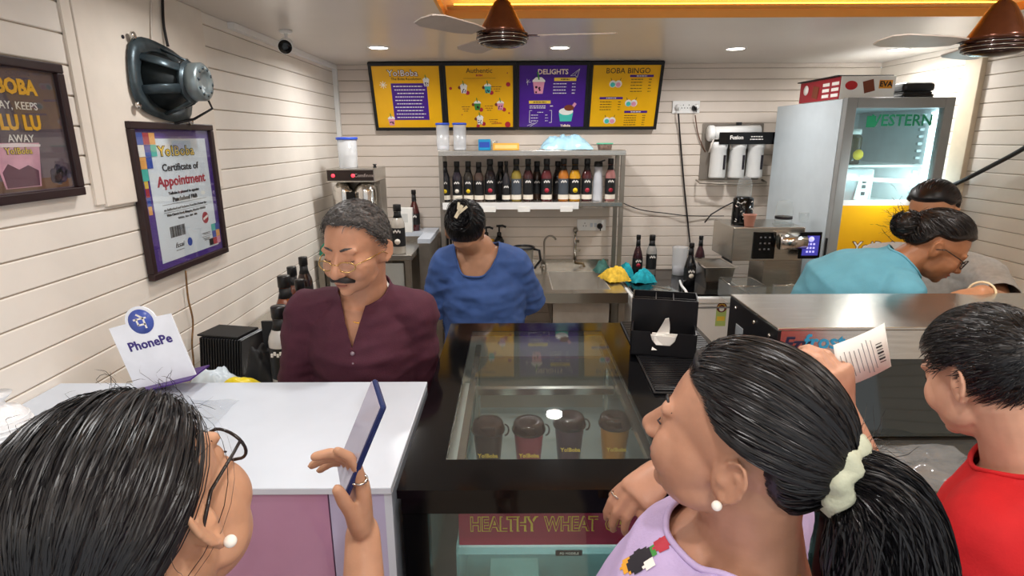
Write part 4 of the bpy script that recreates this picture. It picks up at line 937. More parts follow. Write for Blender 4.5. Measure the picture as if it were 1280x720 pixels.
m = MB(); m.bb(-.1, .13, .12, .34, .015, zt3-.201); m.build('column', steel, sm)
m = MB(); m.bb(-.118, .15, -.02, .36, 0, .015); m.build('base', steel, sm)
q0, q1 = aty(943, 290, MYf), aty(966, 323, MYf)
m = MB(); m.bb(q0.x-1.64, q1.x-1.64, -.012, -.001, q1.z-.8905, q0.z-.8905); cp = m.build('control_panel', black, sm)
for i in range(3):
    for j in range(3): m = MB(); m.box(((q0.x+q1.x)/2-1.64+(i-1)*.026, -.0125, q0.z-.8905-.03-.035*j), (.01, .002, .008)); m.build('key', mat('key_grey', '7a7d82', .4), cp)
m = MB(); m.tube([(q1.x-1.64+.005, -.05, q0.z-.94), (aty(1000, 305, MYf).x-1.64, -.05, q0.z-.94)], .045, 20); m.build('film_roll', steel2, sm)
q2, q3 = aty(1001, 290, MYf-.06), aty(1023, 323, MYf-.06)
m = MB(); m.bb(q2.x-1.64, q3.x-1.64, -.07, -.055, q3.z-.8905, q2.z-.8905); sc = m.build('touch_screen', black, sm, bevel=.003)
scr = emitter('screen_violet', '3c3a9a', .8)
m = MB(); mm = (q2.x+q3.x)/2-1.64; m.bb(q2.x-1.64+.014, q3.x-1.64-.014, -.072, -.0705, q3.z-.8905+.02, q2.z-.8905-.02); dsp = m.build('display', scr, sc)
for i in range(3):
    for j in range(3): m = MB(); m.box((mm+(i-1)*.018, -.073, (q2.z+q3.z)/2-.8905-.035+j*.022), (.011, .001, .011)); m.build('icon', emitter('icon_light', 'b8b4f0', 1), dsp)
m = MB(); m.lathe([(.016, 0), (.016, .001)], (mm, -.073, q2.z-.8905-.04), 16, Matrix(((1, 0, 0), (0, 0, 1), (0, -1, 0)))); m.build('dial', emitter('icon_light', 'b8b4f0', 1), dsp)
m = MB(); m.bb(mm-.02, mm+.02, -.054, .0, zt3-.12, zt3-.08); m.build('screen_arm', steeld, sm)
# acrylic bins in front of the machine
for i, (u, v, w_) in enumerate(((945, 366, .24), (975, 358, .24))):
    p = atz(u, v, .8905)
    t_ = thing('acrylic_bin', ['low clear acrylic bin in front of the sealing machine', 'clear acrylic bin with steel wires under the sealing head'][i], 'bin', (1.4 if i == 0 else 1.66, 3.4 if i == 0 else 3.265, FZ+.001 if i == 0 else .8905))
    w_, d_b, h_ = (.2, .22, .11) if i == 0 else (.25, .03, .12)
    for (x, y, a, b) in ((0, -d_b/2, w_, .004), (0, d_b/2, w_, .004), (-w_/2, 0, .004, d_b), (w_/2, 0, .004, d_b)):
        m = MB(); m.box((x, y, h_/2), (a, b, h_)); m.build('side', clear, t_)
    m = MB(); m.tube([(-w_/2, -d_b/2, h_), (w_/2, -d_b/2, h_), (w_/2, d_b/2, h_), (-w_/2, d_b/2, h_)], .004, 6, closed=True); m.build('rim', steel2, t_)
# shaker blender, cup and jars standing on the machine
ztop = .8905+zt3
def ontop(u, Y): return Vector((aty(u, 285, Y).x, Y, ztop+.001))
p = ontop(926, 3.45); t_ = thing('shaker_blender', 'black patterned shaker blender with clear dome top', 'blender', p)
m = MB(); m.lathe([(.058, 0), (.06, .01), (.058, .15), (.05, .16)], n=22); b = m.build('base', black, t_)
m = MB()
for i in range(22): a = random.uniform(-2.6, -.5); m.box((.0595*math.cos(a), .0595*math.sin(a), random.uniform(.02, .14)), (.012, .004, .004), Matrix.Rotation(a+1.57, 3, 'Z') @ Matrix.Rotation(random.uniform(-1, 1), 3, 'Y'))
o = m.build('base_pattern', inkw, b); o['kind'] = 'stuff'
m = MB(); m.lathe([(.042, .16), (.042, .23), (.036, .262), (.02, .278), (.004, .282)], n=22); m.build('dome', clear, t_)
m = MB(); m.tube([(-.02, 0, .15), (-.1, .03, .1), (-.17, .05, .05), (-.2, .06, .0)], .004, 8); m.build('flex', cable_b, t_)
p = ontop(936, 3.36); t_ = thing('paper_cup', 'small peach coloured cup at the foot of the shaker', 'cup', p)
m = MB(); m.lathe([(.026, 0), (.036, .065), (.038, .066), (.038, .07)], n=20); m.build('cup', mat('cup_peach', 'd99a86', .5), t_)
m = MB(); m.lathe([(.034, .0705), (.001, .0705)], n=20, caps=False); m.build('drink', mat('drink_brown', '8a5648', .4), t_)
p = ontop(978, 3.45); t_ = thing('glass_jar', 'clear domed jar with dark base on the machine', 'jar', p)
m = MB(); m.lathe([(.048, 0), (.048, .1), (.04, .13), (.02, .14)], n=22); m.build('dome', clear, t_)
m = MB(); m.lathe([(.05, .03), (.05, .045)], n=22, caps=False); m.build('band', inkb, t_); m = MB(); m.lathe([(.06, 0), (.06, .006)], n=22); m.build('saucer', clear, t_)
p = ontop(1003, 3.5); m = MB(); m.lathe([(.025, 0), (.03, .06), (.031, .06)], n=18, caps=False); tag(m.build('clear_cup', clear, loc=p), 'tiny clear plastic cup beside the domed jar', 'cup')

# ---- upright glass door fridge
RX0, RX1, RY0, RY1, RZ = 1.83, 2.42, 3.285, 4.14, 2.05
fr = thing('upright_fridge', 'tall grey glass door fridge lit inside with a yellow panel', 'fridge', (2.12, 3.7, 0))
side = mat('fridge_side', 'c3cdd3', .35, var=.03); dgrey = mat('fridge_frame', '8f9190', .4, var=.05)
for nm, b in (('side_panel', (RX0, RX0+.03, RY0+.05, RY1, .06, RZ)), ('side_panel', (RX1-.03, RX1, RY0+.05, RY1, .06, RZ)), ('back_panel', (RX0+.03, RX1-.03, RY1-.03, RY1, .06, RZ)), ('top_panel', (RX0+.03, RX1-.03, RY0+.05, RY1-.03, RZ-.05, RZ)), ('bottom_panel', (RX0+.03, RX1-.03, RY0+.05, RY1-.03, .06, .2))):
    m = MB(); m.bb(*b); wb(m, nm, side, fr, .003)
liner = mat('fridge_liner', 'e6eef0', .4)
for b in ((RX0+.031, RX0+.04, RY0+.06, RY1-.031, .2, RZ-.051), (RX1-.04, RX1-.031, RY0+.06, RY1-.031, .2, RZ-.051), (RX0+.041, RX1-.041, RY1-.04, RY1-.031, .2, RZ-.051)):
    m = MB(); m.bb(*b); wb(m, 'liner', liner, fr)
shz = [aty(1100, 205, 3.5).z, aty(1090, 254, 3.45).z, 1.05, .65]
for z in shz:
    m = MB(); m.bb(RX0+.042, RX1-.042, RY0+.08, RY1-.05, z-.012, z); wb(m, 'shelf', white, fr)
m = MB(); m.bb(RX1-.062, RX1-.042, RY0+.065, RY0+.085, .4, RZ-.07); wb(m, 'light_tube', emitter('fridge_tube', 'eefaff', 9), fr)
for k in range(20): m = MB(); m.bb(RX1-.066, RX1-.041, RY0+.15, RY0+.17, 1.2+k*.04, 1.215+k*.04); wb(m, 'shelf_notch', mat('notch_grey', 'b4c0c2', .4), fr)
dr = thing('tmp', 'x', 'x'); bpy.data.objects.remove(dr)
fw2 = .055
m = MB(); m.bb(RX0, RX0+fw2, RY0, RY0+.045, .2, RZ+.005); m.bb(RX1-fw2, RX1, RY0, RY0+.045, .2, RZ+.005); m.bb(RX0+fw2, RX1-fw2, RY0, RY0+.045, RZ-.05, RZ+.005); m.bb(RX0+fw2, RX1-fw2, RY0, RY0+.045, .2, .26)
dor = wb(m, 'door_frame', dgrey, fr, .004)
m = MB(); m.bb(RX0+fw2, RX1-fw2, RY0+.015, RY0+.021, .26, RZ-.051); gl_ = wb(m, 'door_glass', glass('fridge_glass', (.94, .985, .985), .03, .02), fr)
m = MB(); m.bb(RX0-.004, RX0+.001, RY0+.012, RY0+.03, 1.0, 1.28); wb(m, 'handle_slot', blackm, fr)
zy = aty(1090, 257, RY0).z
m = MB(); m.bb(RX0+fw2+.002, RX1-fw2-.002, RY0+.008, RY0+.0145, .28, zy); yp = wb(m, 'yellow_panel', yel, fr)
m = MB(); m.bb(RX0+fw2, RX1-fw2, RY0+.008, RY0+.0145, zy, zy+.03); wb(m, 'white_band', white, fr)
def rtxt(s, size, u, v, mt, bold, y=RY0+.0135, **k):
    p = aty(u, v, RY0+.012); o = text(fr, s, size, (0, 0, 0), bM, mt, bold=bold, ext=.0004, **k); o.location = Vector((p.x, y, p.z))-Vector(fr.location); return o
lg = mat('western_green', '1f9468', .4)
rtxt('VESTERN', .085, 1128, 151, lg, .0015, sx=.98); 
m = MB(); p = aty(1089, 152, RY0+.012); m.box((p.x, RY0+.013, p.z), (.05, .001, .06)); wb(m, 'logo_square', lg, fr)
rtxt('Yo!Boba', .085, 1097, 309, mat('logo_outline', '5a1030'), .004, RY0+.0075); rtxt('Yo!Boba', .085, 1097, 309, inkw, .0006, RY0+.0065)
ld = bpy.data.lights.new('fridge_lamp', 'AREA'); ld.shape = 'RECTANGLE'; ld.size = .02; ld.size_y = .9; ld.energy = 6; ld.color = (.88, .98, 1)
lo = bpy.data.objects.new('fridge_lamp', ld); COL.objects.link(lo); lo.parent = fr; lo.location = (RX1-.07-2.12, RY0+.1-3.7, 1.6); lo.rotation_euler = (0, math.radians(90), math.radians(-35))
for i in range(2):
    for j in range(2): m = MB(); m.lathe([(.025, 0), (.02, .06)], ((RX0+.05, RX1-.05)[i], (RY0+.1, RY1-.06)[j], 0), 10); wb(m, 'foot', blackm, fr)
p = aty(1087, 200, 3.5); t_ = thing('food_jar', 'jar of dark fruit with a yellow lemon label in the fridge', 'jar', (2.0, 3.5, shz[0]+.001))
m = MB(); m.lathe([(.055, 0), (.058, .01), (.058, .15), (.045, .17)], n=20); m.build('jar', mat('jar_olive', '3b3a22', .2, var=.4, scale=30), t_)
m = MB(); m.lathe([(.05, .17), (.05, .2)], n=20); m.build('lid', white, t_); m = MB(); m.lathe([(.03, 0), (.03, .006)], (.02, -.055, .055), 14, Matrix(((1, 0, 0), (0, 0, -1), (0, 1, 0)))); m.build('lemon_label', lemon, t_)
t_ = thing('food_container', 'clear fridge container of red fruit with a white card', 'container', (2.02, 3.5, shz[1]+.001))
m = MB(); m.bb(-.1, .1, -.08, .08, 0, .2); m.build('box', frost, t_, bevel=.01); m = MB(); m.bb(-.09, .09, -.07, .07, .005, .06); m.build('fruit', mat('fruit_red', 'c23a2c', .5, var=.4, scale=40), t_)
m = MB(); m.box((.04, -.09, .09), (.08, .003, .14), Matrix.Rotation(.15, 3, 'Y')); cdd = m.build('card', paper, t_)
for z in (.06, .1, .13): m = MB(); m.box((.04, -.0925, z), (.022, .002, .02)); m.build('card_mark', inkb, cdd)
# on top of the fridge
t_ = thing('snack_carton', 'red and white wafer carton on top of the fridge', 'carton', (2.0, 3.62, RZ+.006))
qa, qb, qc = aty(990, 110, 3.9), aty(1054, 102, 3.55), aty(1124, 102, 3.45)
hC = .125
m = MB(); m.bb(-.13, .18, -.17, .3, 0, hC); m.build('box', paper, t_, bevel=.002)
m = MB(); m.bb(-.133, -.1295, -.168, .298, .002, hC-.002); rp = m.build('red_side', mat('carton_red', '9c1c2a', .45), t_)
m = MB(); m.bb(-.15, .17, -.16, .31, hC, hC+.006); m.build('lid_flap', blackm, t_)
for i in range(2):
    for j in range(3): m = MB(); m.box((-.134, -.12+.1*i, .025+.032*j), (.002, .075, .018)); m.build('product_strip', inkw, rp)
m = MB(); m.box((-.134, .1, .055), (.002, .07, .07), Matrix.Rotation(.2, 3, 'X')); m.build('wafer_print', brown, rp)
m = MB(); m.lathe([(.03, -.001), (.03, .001)], (-.134, .22, .075), 16, Matrix(((0, 0, 1), (0, 1, 0), (-1, 0, 0)))); m.build('logo_disc', inkw, rp)
fm = Matrix.Translation((0, -.1705, 0)) @ bM
m = MB(); m.M = fm; m.lathe([(.035, 0), (.035, .001)], (-.07, .075, 0), 20, sy=.7, smooth=False); m.build('logo_disc', mat('logo_red', 'c4252c', .4), t_)
m = MB(); m.M = fm; m.box((.03, .07, .0), (.06, .065, .002), Matrix.Rotation(.25, 3, 'Z')); m.build('wafer_print', brown, t_)
m = MB(); m.M = fm; m.box((.125, .08, .0), (.075, .045, .002)); ev = m.build('name_patch', mat('eva_amber', 'e0962a', .4), t_)
text(ev, 'EVA', .04, (.125, .08, .0015), fm, inkb, bold=.0012)
t_ = thing('sandwich_press', 'black rounded sandwich press on top of the fridge', 'appliance', (2.29, 3.5, RZ+.006))
for z, h in ((.0, .028), (.036, .05)): m = MB(); m.bb(-.09, .09, -.1, .12, z, z+h); m.build('shell', blackp, t_, bevel=.018)
m = MB(); m.bb(-.08, .08, -.09, .11, .028, .036); m.build('hinge', blackm, t_)

# ---- left corner: steel table, urn, cabinet with white top
tb = thing('steel_table', 'narrow stainless table carrying the double urn in the corner', 'table', (-.95, 3.8, 0))
m = MB(); m.bb(-1.235, -.63, 3.56, 4.05, 1.105, 1.14); wb(m, 'top', steel, tb, .003)
for x in (-1.21, -.66):
    for y in (3.585, 4.02): m = MB(); m.bb(x-.018, x+.018, y-.018, y+.018, 0, 1.104); wb(m, 'leg', steeld, tb)
m = MB(); m.bb(-1.19, -.68, 3.58, 4.02, .5, .515); wb(m, 'shelf', steeld, tb)
m = MB(); m.bb(-1.17, -.69, 3.59, 3.6, .75, 1.08); wb(m, 'front_box', mat('panel_grey', 'b9bcb8', .35), tb, .004)
ux0, ux1 = aty(409, 228, 3.62).x, aty(468, 228, 3.62).x
uz1, uz0 = aty(440, 211, 3.62).z, aty(440, 228, 3.62).z
ur = thing('double_urn', 'stainless twin urn with lit black control strip', 'machine', ((ux0+ux1)/2, 3.62, 1.141))
hw = (ux1-ux0)/2; zz1, zz0 = uz1-1.141, uz0-1.141
m = MB(); m.bb(-hw, hw, 0, .34, zz0, zz1); m.build('head', steel, ur, bevel=.003)
m = MB(); m.bb(-hw+.003, hw-.003, -.004, .0, zz0+.01, zz1-.008); cs = m.build('control_strip', mat('strip_brown', '2a1c18', .3), ur)
redl = emitter('red_led', 'ff3a4a', 2)
for x in (-hw*.72, hw*.12): m = MB(); m.lathe([(.011, 0), (.011, .004)], (x, -.004, (zz0+zz1)/2), 14, Matrix(((1, 0, 0), (0, 0, -1), (0, 1, 0)))); m.build('indicator', redl, cs)
text(cs, 'Comfinox', .03, (0, 0, 0), bM, mat('print_grey', 'b9aaa4', .4)).location = (hw*.58, -.005, (zz0+zz1)/2)
m = MB(); m.bb(-hw+.02, hw-.0, .16, .33, 0, zz0-.001); m.build('back_wall', steeld, ur)
for x in (-hw*.5, hw*.45):
    m = MB(); m.lathe([(.065, .0), (.068, .01), (.068, zz0-.06), (.06, zz0-.03), (.03, zz0-.002)], (x, .085, 0), 22); m.build('canister', steel2, ur)
    m = MB(); m.tube([(x, .02, .12), (x, -.03, .12), (x, -.035, .09)], .01, 10); m.build('spigot', blackp, ur)
m = MB(); m.box((-.01, .02, zz0-.2), (.05, .01, .28)); m.build('gauge', black, ur)
m = MB(); m.lathe([(.012, zz1), (.008, zz1+.012), (.014, zz1+.022)], (.12, .15, 0), 12); m.build('knob', blackp, ur)
p = aty(434, 205, 3.75); t_ = thing('storage_jar', 'clear plastic jar with blue rim on top of the urn', 'jar', (p.x, 3.78, uz1+.001))
m = MB(); m.lathe([(.055, 0), (.058, .006), (.062, .175)], n=24); m.build('jar', frost, t_)
m = MB(); m.lathe([(.066, .172), (.068, .176), (.068, .186), (.06, .188)], n=24); m.build('lid', mat('lid_blue', '2a4fc0'), t_)
m = MB(); V, F = crumple(20, 16, .1, .06, .03, 1.4, 18, .08); m.add(V, F, True); tag(m.build('cloth', mat('cloth_green', '1f7a62', .8, var=.2), loc=(-1.165, 3.59, 1.141)), 'bunched green cloth by the plank wall under the urn', 'cloth').rotation_euler[2] = .4
wcab = thing('steel_cabinet', 'stainless cabinet with a white top beside the bottle shelf', 'cabinet', (-.72, 4.05, 0))
m = MB(); m.bb(-.845 if False else -.6, -.5, 3.8, 4.27, .0, .01); m = MB(); m.bb(-.86, -.55, 4.06, 4.27, .05, 1.175); wb(m, 'body', steeld, wcab)
m = MB(); m.bb(-.62, -.55, 3.78, 4.059, .05, 1.175); wb(m, 'side_panel', steeld, wcab)
m = MB(); m.bb(-1.24, -.54, 4.058, 4.275, 1.176, 1.205); wb(m, 'worktop', whitel, wcab); m = MB(); m.bb(-.625, -.54, 3.77, 4.057, 1.176, 1.205); wb(m, 'worktop', whitel, wcab)
m = MB(); m.bb(-1.2, -.86, 4.062, 4.27, .0, .05); wb(m, 'plinth', blackm, wcab)
bottle('clear syrup bottle with black label and red foot behind the man', (aty(499, 312, 3.62).x, 3.62, 1.141), .31, .043, 'b9b2a8', lab_c, foot=False)
m = MB(); m.lathe([(.06, 0), (.06, .012)], (0, 0, 0), 20); 
bottle('dark red bottle behind the white square carton', (aty(519, 286, 4.14).x, 4.14, 1.206), .29, .037, '4a1a18', None, kind=1, foot=False)
t_ = thing('paper_carton', 'white square carton standing on the white cabinet top', 'carton', (aty(513, 290, 4.1).x-.03, 3.96+.12, 1.206))
m = MB(); m.box((0, 0, .085), (.1, .045, .17), taper=1.12); m.build('carton', paper, t_); m = MB(); m.box((0, -.024, .1), (.05, .002, .06)); m.build('printed_panel', mat('panel_faint', 'dcdcd8', .6), t_)

# ---- low table along the plank wall with crate and bottles
lt = thing('side_table', 'narrow steel side table along the plank wall', 'table', (-1.02, 2.1, 0))
m = MB(); m.bb(LX+.01, -.78, 1.6, 2.95, .97, 1.0); wb(m, 'top', steel, lt)
for x in (LX+.04, -.81):
    for y in (1.63, 2.92): m = MB(); m.bb(x-.015, x+.015, y-.015, y+.015, 0, .969); wb(m, 'leg', steeld, lt)
cr = thing('lid_stack', 'black ribbed stack of plastic lids lying by the wall', 'lids', (-1.07, 2.06, 1.001), (0, 0, math.radians(-12)))
for k in range(16): m = MB(); m.box((-.075+.0112*k, 0, .072), (.0075, .14, .144), Matrix.Rotation(.12, 3, 'Y')); m.build('lid', blackp, cr, bevel=.004)
m = MB(); m.box((0, 0, .148), (.17, .12, .006)); m.build('sleeve', blackm, cr)
V, F = crumple(30, 26, .2, .12, .07, 7.7, 14, .09); m = MB(); m.add(V, F, True); p = aty(318, 462, 1.8); tag(m.build('plastic_bag', mat('bag_white', 'c9d6e0', .3, var=.15, scale=20), loc=(-.99, 1.8, 1.001)), 'crumpled white plastic bag at the foot of the black lids', 'bag')
V, F = crumple(26, 22, .11, .1, .08, 3.9, 14, .12); m = MB(); m.add(V, F, True); tag(m.build('black_bag', blackm, loc=(-.9, 1.93, 1.001)), 'black crumpled bag between the lids and the bottles', 'bag')
V, F = crumple(24, 16, .16, .1, .03, 1.9, 8, .07); m = MB(); m.add(V, F, True); p = aty(283, 478, 1.56); tag(m.build('snack_packet', mat('packet_yellow', 'e6cf1c', .35, var=.1), loc=(p.x-.01, 1.62+.04, 1.06)), 'bright yellow packet behind the white counter', 'packet')
m = MB(); m.bb(-1.2, -.86, 1.605, 1.715, 1.001, 1.058); tag(m.build('carton_tray', mat('tray_kraft', 'c0a37c', .7)), 'flat kraft carton under the yellow packet', 'carton')
bottle('large white and clear syrup bottle with black cap beside the man', (aty(352, 420, 1.88).x, 1.88, 1.001), .3, .045, 'c8c4c0', None, foot=False)
bottle('amber syrup bottle with wide black cap by the plank wall', (aty(358, 380, 2.2).x, 2.2, 1.001), .33, .043, '7a3a1c', None, foot=False, group='bottles on the side table')
bottle('brown syrup bottle with small cap behind the amber one', (aty(369, 380, 2.5).x, 2.5, 1.001), .3, .036, '5a2a16', None, foot=False, group='bottles on the side table')
bottle('dark syrup bottle deep in the corner row', (aty(383, 370, 2.72).x, 2.72, 1.001), .3, .036, '2a1c1a', None, foot=False, group='bottles on the side table')
bottle('black capped bottle close to the maroon sleeve', (aty(377, 380, 2.32).x, 2.32, 1.001), .285, .034, '1c1a1c', None, foot=False, group='bottles on the side table')
p = aty(354, 400, 2.05); m = MB(); m.bb(-.07, .07, 0, .012, 0, .2); tag(m.build('black_tray', blackp, loc=(p.x, 2.02, 1.001)), 'upright black plastic tray behind the clear bottle', 'tray')
t_ = thing('spray_bottle', 'clear bottle with a yellow collar beside the maroon sleeve', 'bottle', (aty(371, 400, 1.98).x, 1.98, 1.001))
m = MB(); m.lathe([(.04, 0), (.042, .01), (.042, .13), (.03, .17), (.022, .2), (.02, .25)], n=20); m.build('body', mat('spray_clear', 'c4ccd6', .2), t_)
m = MB(); m.lathe([(.043, .12), (.043, .15)], n=20, caps=False); m.build('collar', lemon, t_); m = MB(); m.lathe([(.018, .25), (.02, .27), (.012, .29)], n=14); m.build('cap', white, t_)
# ================================================================ PEOPLE
def remeshed(mb, name, voxel, it=3, fac=.5):
    o = bpy.data.objects.new('tmp', mb.mesh('tmp')); COL.objects.link(o)
    r = o.modifiers.new('r', 'REMESH'); r.mode = 'VOXEL'; r.voxel_size = voxel; r.use_smooth_shade = True
    if it: s = o.modifiers.new('s', 'SMOOTH'); s.factor = fac; s.iterations = it
    dg = bpy.context.evaluated_depsgraph_get(); me = bpy.data.meshes.new_from_object(o.evaluated_get(dg)); me.name = name
    bpy.data.objects.remove(o); me.polygons.foreach_set('use_smooth', [True]*len(me.polygons)); return me
C0 = np.array((0, -.012, .035)); RAD = np.array((.077, .099, .089))
def head_matrix(pos, fwd, up=(0, 0, 1), s=1.0): return Matrix.Translation(pos) @ frame(fwd, up).to_4x4() @ Matrix.Scale(s, 4)
def add_head(mb, M, fat=1.0, male=False, nose=1.0):
    mb.M = M; n = 28
    def E(c, r, R=None): mb.ell(c, r, R, n, 18)
    E(C0, (.075, .097, .087)); E((0, .03, -.02), (.061*fat, .062, .084)); E((0, .032, -.058), (.05*fat, .054, .046))
    E((0, .07, -.088), (.02, .017, .016)); E((0, .026, .03), (.064, .0605, .056))
    for s in (-1, 1):
        E((s*.034*fat, .058, -.026), (.025*fat, .027, .036)); E((s*.042*fat, .018, -.056), (.014*fat, .032, .026))
        E((s*.028, .0755, .026), (.026, .0115, .0105)); E((s*.031, .0735, .008), (.0145, .0125, .0105))
        E((s*.0115*nose, .0985, -.031), (.0085*nose, .011, .0075))
        # ear: tilted disc with rolled rim
        Re = Matrix.Rotation(s*.35, 3, 'Z') @ Matrix.Rotation(.2, 3, 'X')
        c = Vector((s*.077, -.028, -.004)); E(c, (.004, .013, .024), Re)
        mb.tube([c+Re @ Vector((s*.006, .0165*math.cos(a), .003+.027*math.sin(a))) for a in np.linspace(-.3, 4.4, 14)], .0036, 8); mb.tube([c+Re @ Vector((s*.005, .006*math.cos(a)-.003, .0+.014*math.sin(a))) for a in np.linspace(.8, 4.4, 10)], .0028, 8); E(c+Vector((s*.002, .013, -.004)), (.004, .005, .007))
        E(c+Vector((0, .006, -.025)), (.005, .008, .009)); E((s*.067, -.016, -.01), (.012, .016, .028))
    mb.caps([(0, .083, .02), (0, .093, 0), (0, .108, -.027)], [.0075, .0085*nose, .0125*nose])
    E((0, .0885, -.053), (.021, .0085, .0065)); E((0, .087, -.066), (.018, .0085, .0065))
    mb.M = Matrix.Identity(4)
def hand(mb, W, d, nrm, side, s=1.0, curl=(.5, .5, .5, .5), thumb=(.6, .3), spread=.06, bend=0):
    """W wrist, d wrist->knuckles, nrm back of hand, side +1/-1: thumb at side*(d x nrm). Returns finger chains."""
    d = Vector(d).normalized(); nr = Vector(nrm); nr = (nr-d*nr.dot(d)).normalized(); t = d.cross(nr)*side; W = Vector(W); out = []
    mb.tube([W-d*.03*s, W, W+d*.03*s, W+d*.06*s, W+d*.088*s, W+d*.1*s], [(.027*s, .02*s), (.027*s, .019*s), (.034*s, .0175*s), (.04*s, .0165*s), (.041*s, .0145*s), (.034*s, .01*s)], 16, side=t)
    L = [(.045, .026, .021), (.049, .03, .022), (.045, .028, .021), (.036, .021, .019)]; R0 = (.0092, .0095, .009, .0078)
    for k in range(4):
        off = (.029-.0193*k)*s; b = W+d*((.088, .093, .089, .08)[k])*s+t*off-nr*.002*s
        a0 = curl[k] if not isinstance(curl[k], tuple) else None
        angs = curl[k] if a0 is None else (a0*.7, a0*1.1, a0*.8)
        ang = 0; p = b-d*.02*s; chain = [p, b]; fd = d+t*spread*(1.5-k); fd.normalize()
        p = b
        for j in range(3):
            ang += angs[j]; v = fd*math.cos(ang)-nr*math.sin(ang); q = p+v*L[k][j]*s; chain += [(p+q)/2, q]; p = q
        r = R0[k]*s; mb.caps(chain, [r*1.05, r*1.08, r, r*1.02, r*.93, r*.95, r*.86, r*.8][:len(chain)], 10); out.append(chain)
    b = W+d*.022*s+t*.022*s-nr*.006*s; v0 = (d*math.cos(thumb[0])+t*math.sin(thumb[0])-nr*thumb[1]).normalized()
    v1 = (v0+d*.35-nr*thumb[1]*.6).normalized(); p1 = b+v0*.045*s; p2 = p1+v1*.032*s; p3 = p2+(v1+d*.1).normalized()*.026*s
    mb.caps([b, (b+p1)/2, p1, (p1+p2)/2, p2, p3], [.016*s, .015*s, .0115*s, .0108*s, .0112*s, .009*s], 12); out.append([b, p1, p2, p3])
    return out
def cut(me, pt, nrm, rad, cond=None):
    bm = bmesh.new(); bm.from_mesh(me); pt = Vector(pt); nrm = Vector(nrm).normalized()
    fs = [f for f in bm.faces if (f.calc_center_median()-pt).length < rad and (cond is None or cond(f.calc_center_median()))]
    g = set(fs); ed = {e for f in fs for e in f.edges}; vt = {v for f in fs for v in f.verts}
    bmesh.ops.bisect_plane(bm, geom=list(g)+list(ed)+list(vt), plane_co=pt, plane_no=nrm, clear_outer=True, dist=1e-5)
    bm.to_mesh(me); bm.free(); return me
def neck_hole(me, A, n, r, rf=None, f=(0, 1, 0), h=.09):
    A = Vector(A); n = Vector(n).normalized(); f = Vector(f); f = (f-n*f.dot(n)).normalized(); rf = rf or r
    def R(v):
        q = v-n*v.dot(n); c = max(0, q.normalized().dot(f)) if q.length > 1e-6 else 0; return q, r+(rf-r)*c**1.3
    bm = bmesh.new(); bm.from_mesh(me); kill = []
    for fc in bm.faces:
        v = fc.calc_center_median()-A; q, rr = R(v)
        if q.length < rr and v.dot(n) > -h: kill.append(fc)
    bmesh.ops.delete(bm, geom=kill, context='FACES')
    for v in bm.verts:
        if v.is_boundary:
            w = v.co-A; q, rr = R(w)
            if w.dot(n) > -h-.02 and q.length < rr*1.5+.01 and q.length > 1e-5: v.co = A+n*w.dot(n)+q*(rr/q.length)
    bv = [v for v in bm.verts if v.is_boundary and (v.co-A).dot(n) > -h-.03 and R(v.co-A)[0].length < rr_max(r, rf)]
    S_ = set(bv); nb_ = {v: [e.other_vert(v) for e in v.link_edges if e.is_boundary and e.other_vert(v) in S_] for v in bv}
    for it in range(8):
        new = {v: v.co*.4+sum((w.co for w in nb_[v]), Vector())*(.6/len(nb_[v])) for v in bv if len(nb_[v]) == 2}
        for v, c in new.items():
            w = c-A; q, rr = R(w); v.co = A+n*w.dot(n)+q*(rr/max(q.length, 1e-5))
    loop = []
    if bv:
        v = max(bv, key=lambda x: x.co.z); pv = None
        while v is not None and len(loop) < 2000:
            loop.append(v.co.copy()); nx = [w for w in nb_[v] if w is not pv]
            if not nx or (len(loop) > 2 and nx[0].co == loop[0]): break
            pv, v = v, nx[0]
            if v.co == loop[0]: break
    bm.to_mesh(me); bm.free(); return loop
def rr_max(a, b): return max(a, b)*1.3+.01
def wedge(me, planes, cond):
    bm = bmesh.new(); bm.from_mesh(me)
    for pt, nr in planes:
        fs = [f for f in bm.faces if cond(f.calc_center_median())]
        ed = {e for f in fs for e in f.edges}; vt = {v for f in fs for v in f.verts}
        bmesh.ops.bisect_plane(bm, geom=fs+list(ed)+list(vt), plane_co=pt, plane_no=nr, dist=1e-5)
    kill = [f for f in bm.faces if cond(f.calc_center_median()) and all((f.calc_center_median()-Vector(p)).dot(Vector(n)) > 0 for p, n in planes)]
    bmesh.ops.delete(bm, geom=kill, context='FACES'); bm.to_mesh(me); bm.free()
def wrinkle(me, amp, frq, seed, fn=None):
    n = len(me.vertices); co = np.empty(n*3); me.vertices.foreach_get('co', co); no = np.empty(n*3); me.vertices.foreach_get('normal', no)
    co = co.reshape(-1, 3); no = no.reshape(-1, 3)
    for i in range(n):
        p = Vector(co[i]); q = Vector((p.x*frq[0]+seed, p.y*frq[1], p.z*frq[2])); w = noise.noise(q)
        w = (1-abs(w)*2.2)*.6+.5*noise.noise(q*2.3)
        co[i] += no[i]*amp*w*(fn(p) if fn else 1)
    me.vertices.foreach_set('co', co.ravel()); me.update()
def skinm(name, c, lip=None):
    return mat(name, c, .42, var=.09, scale=26, bump=.05, bscale=260, sss=.12, spec=.4)
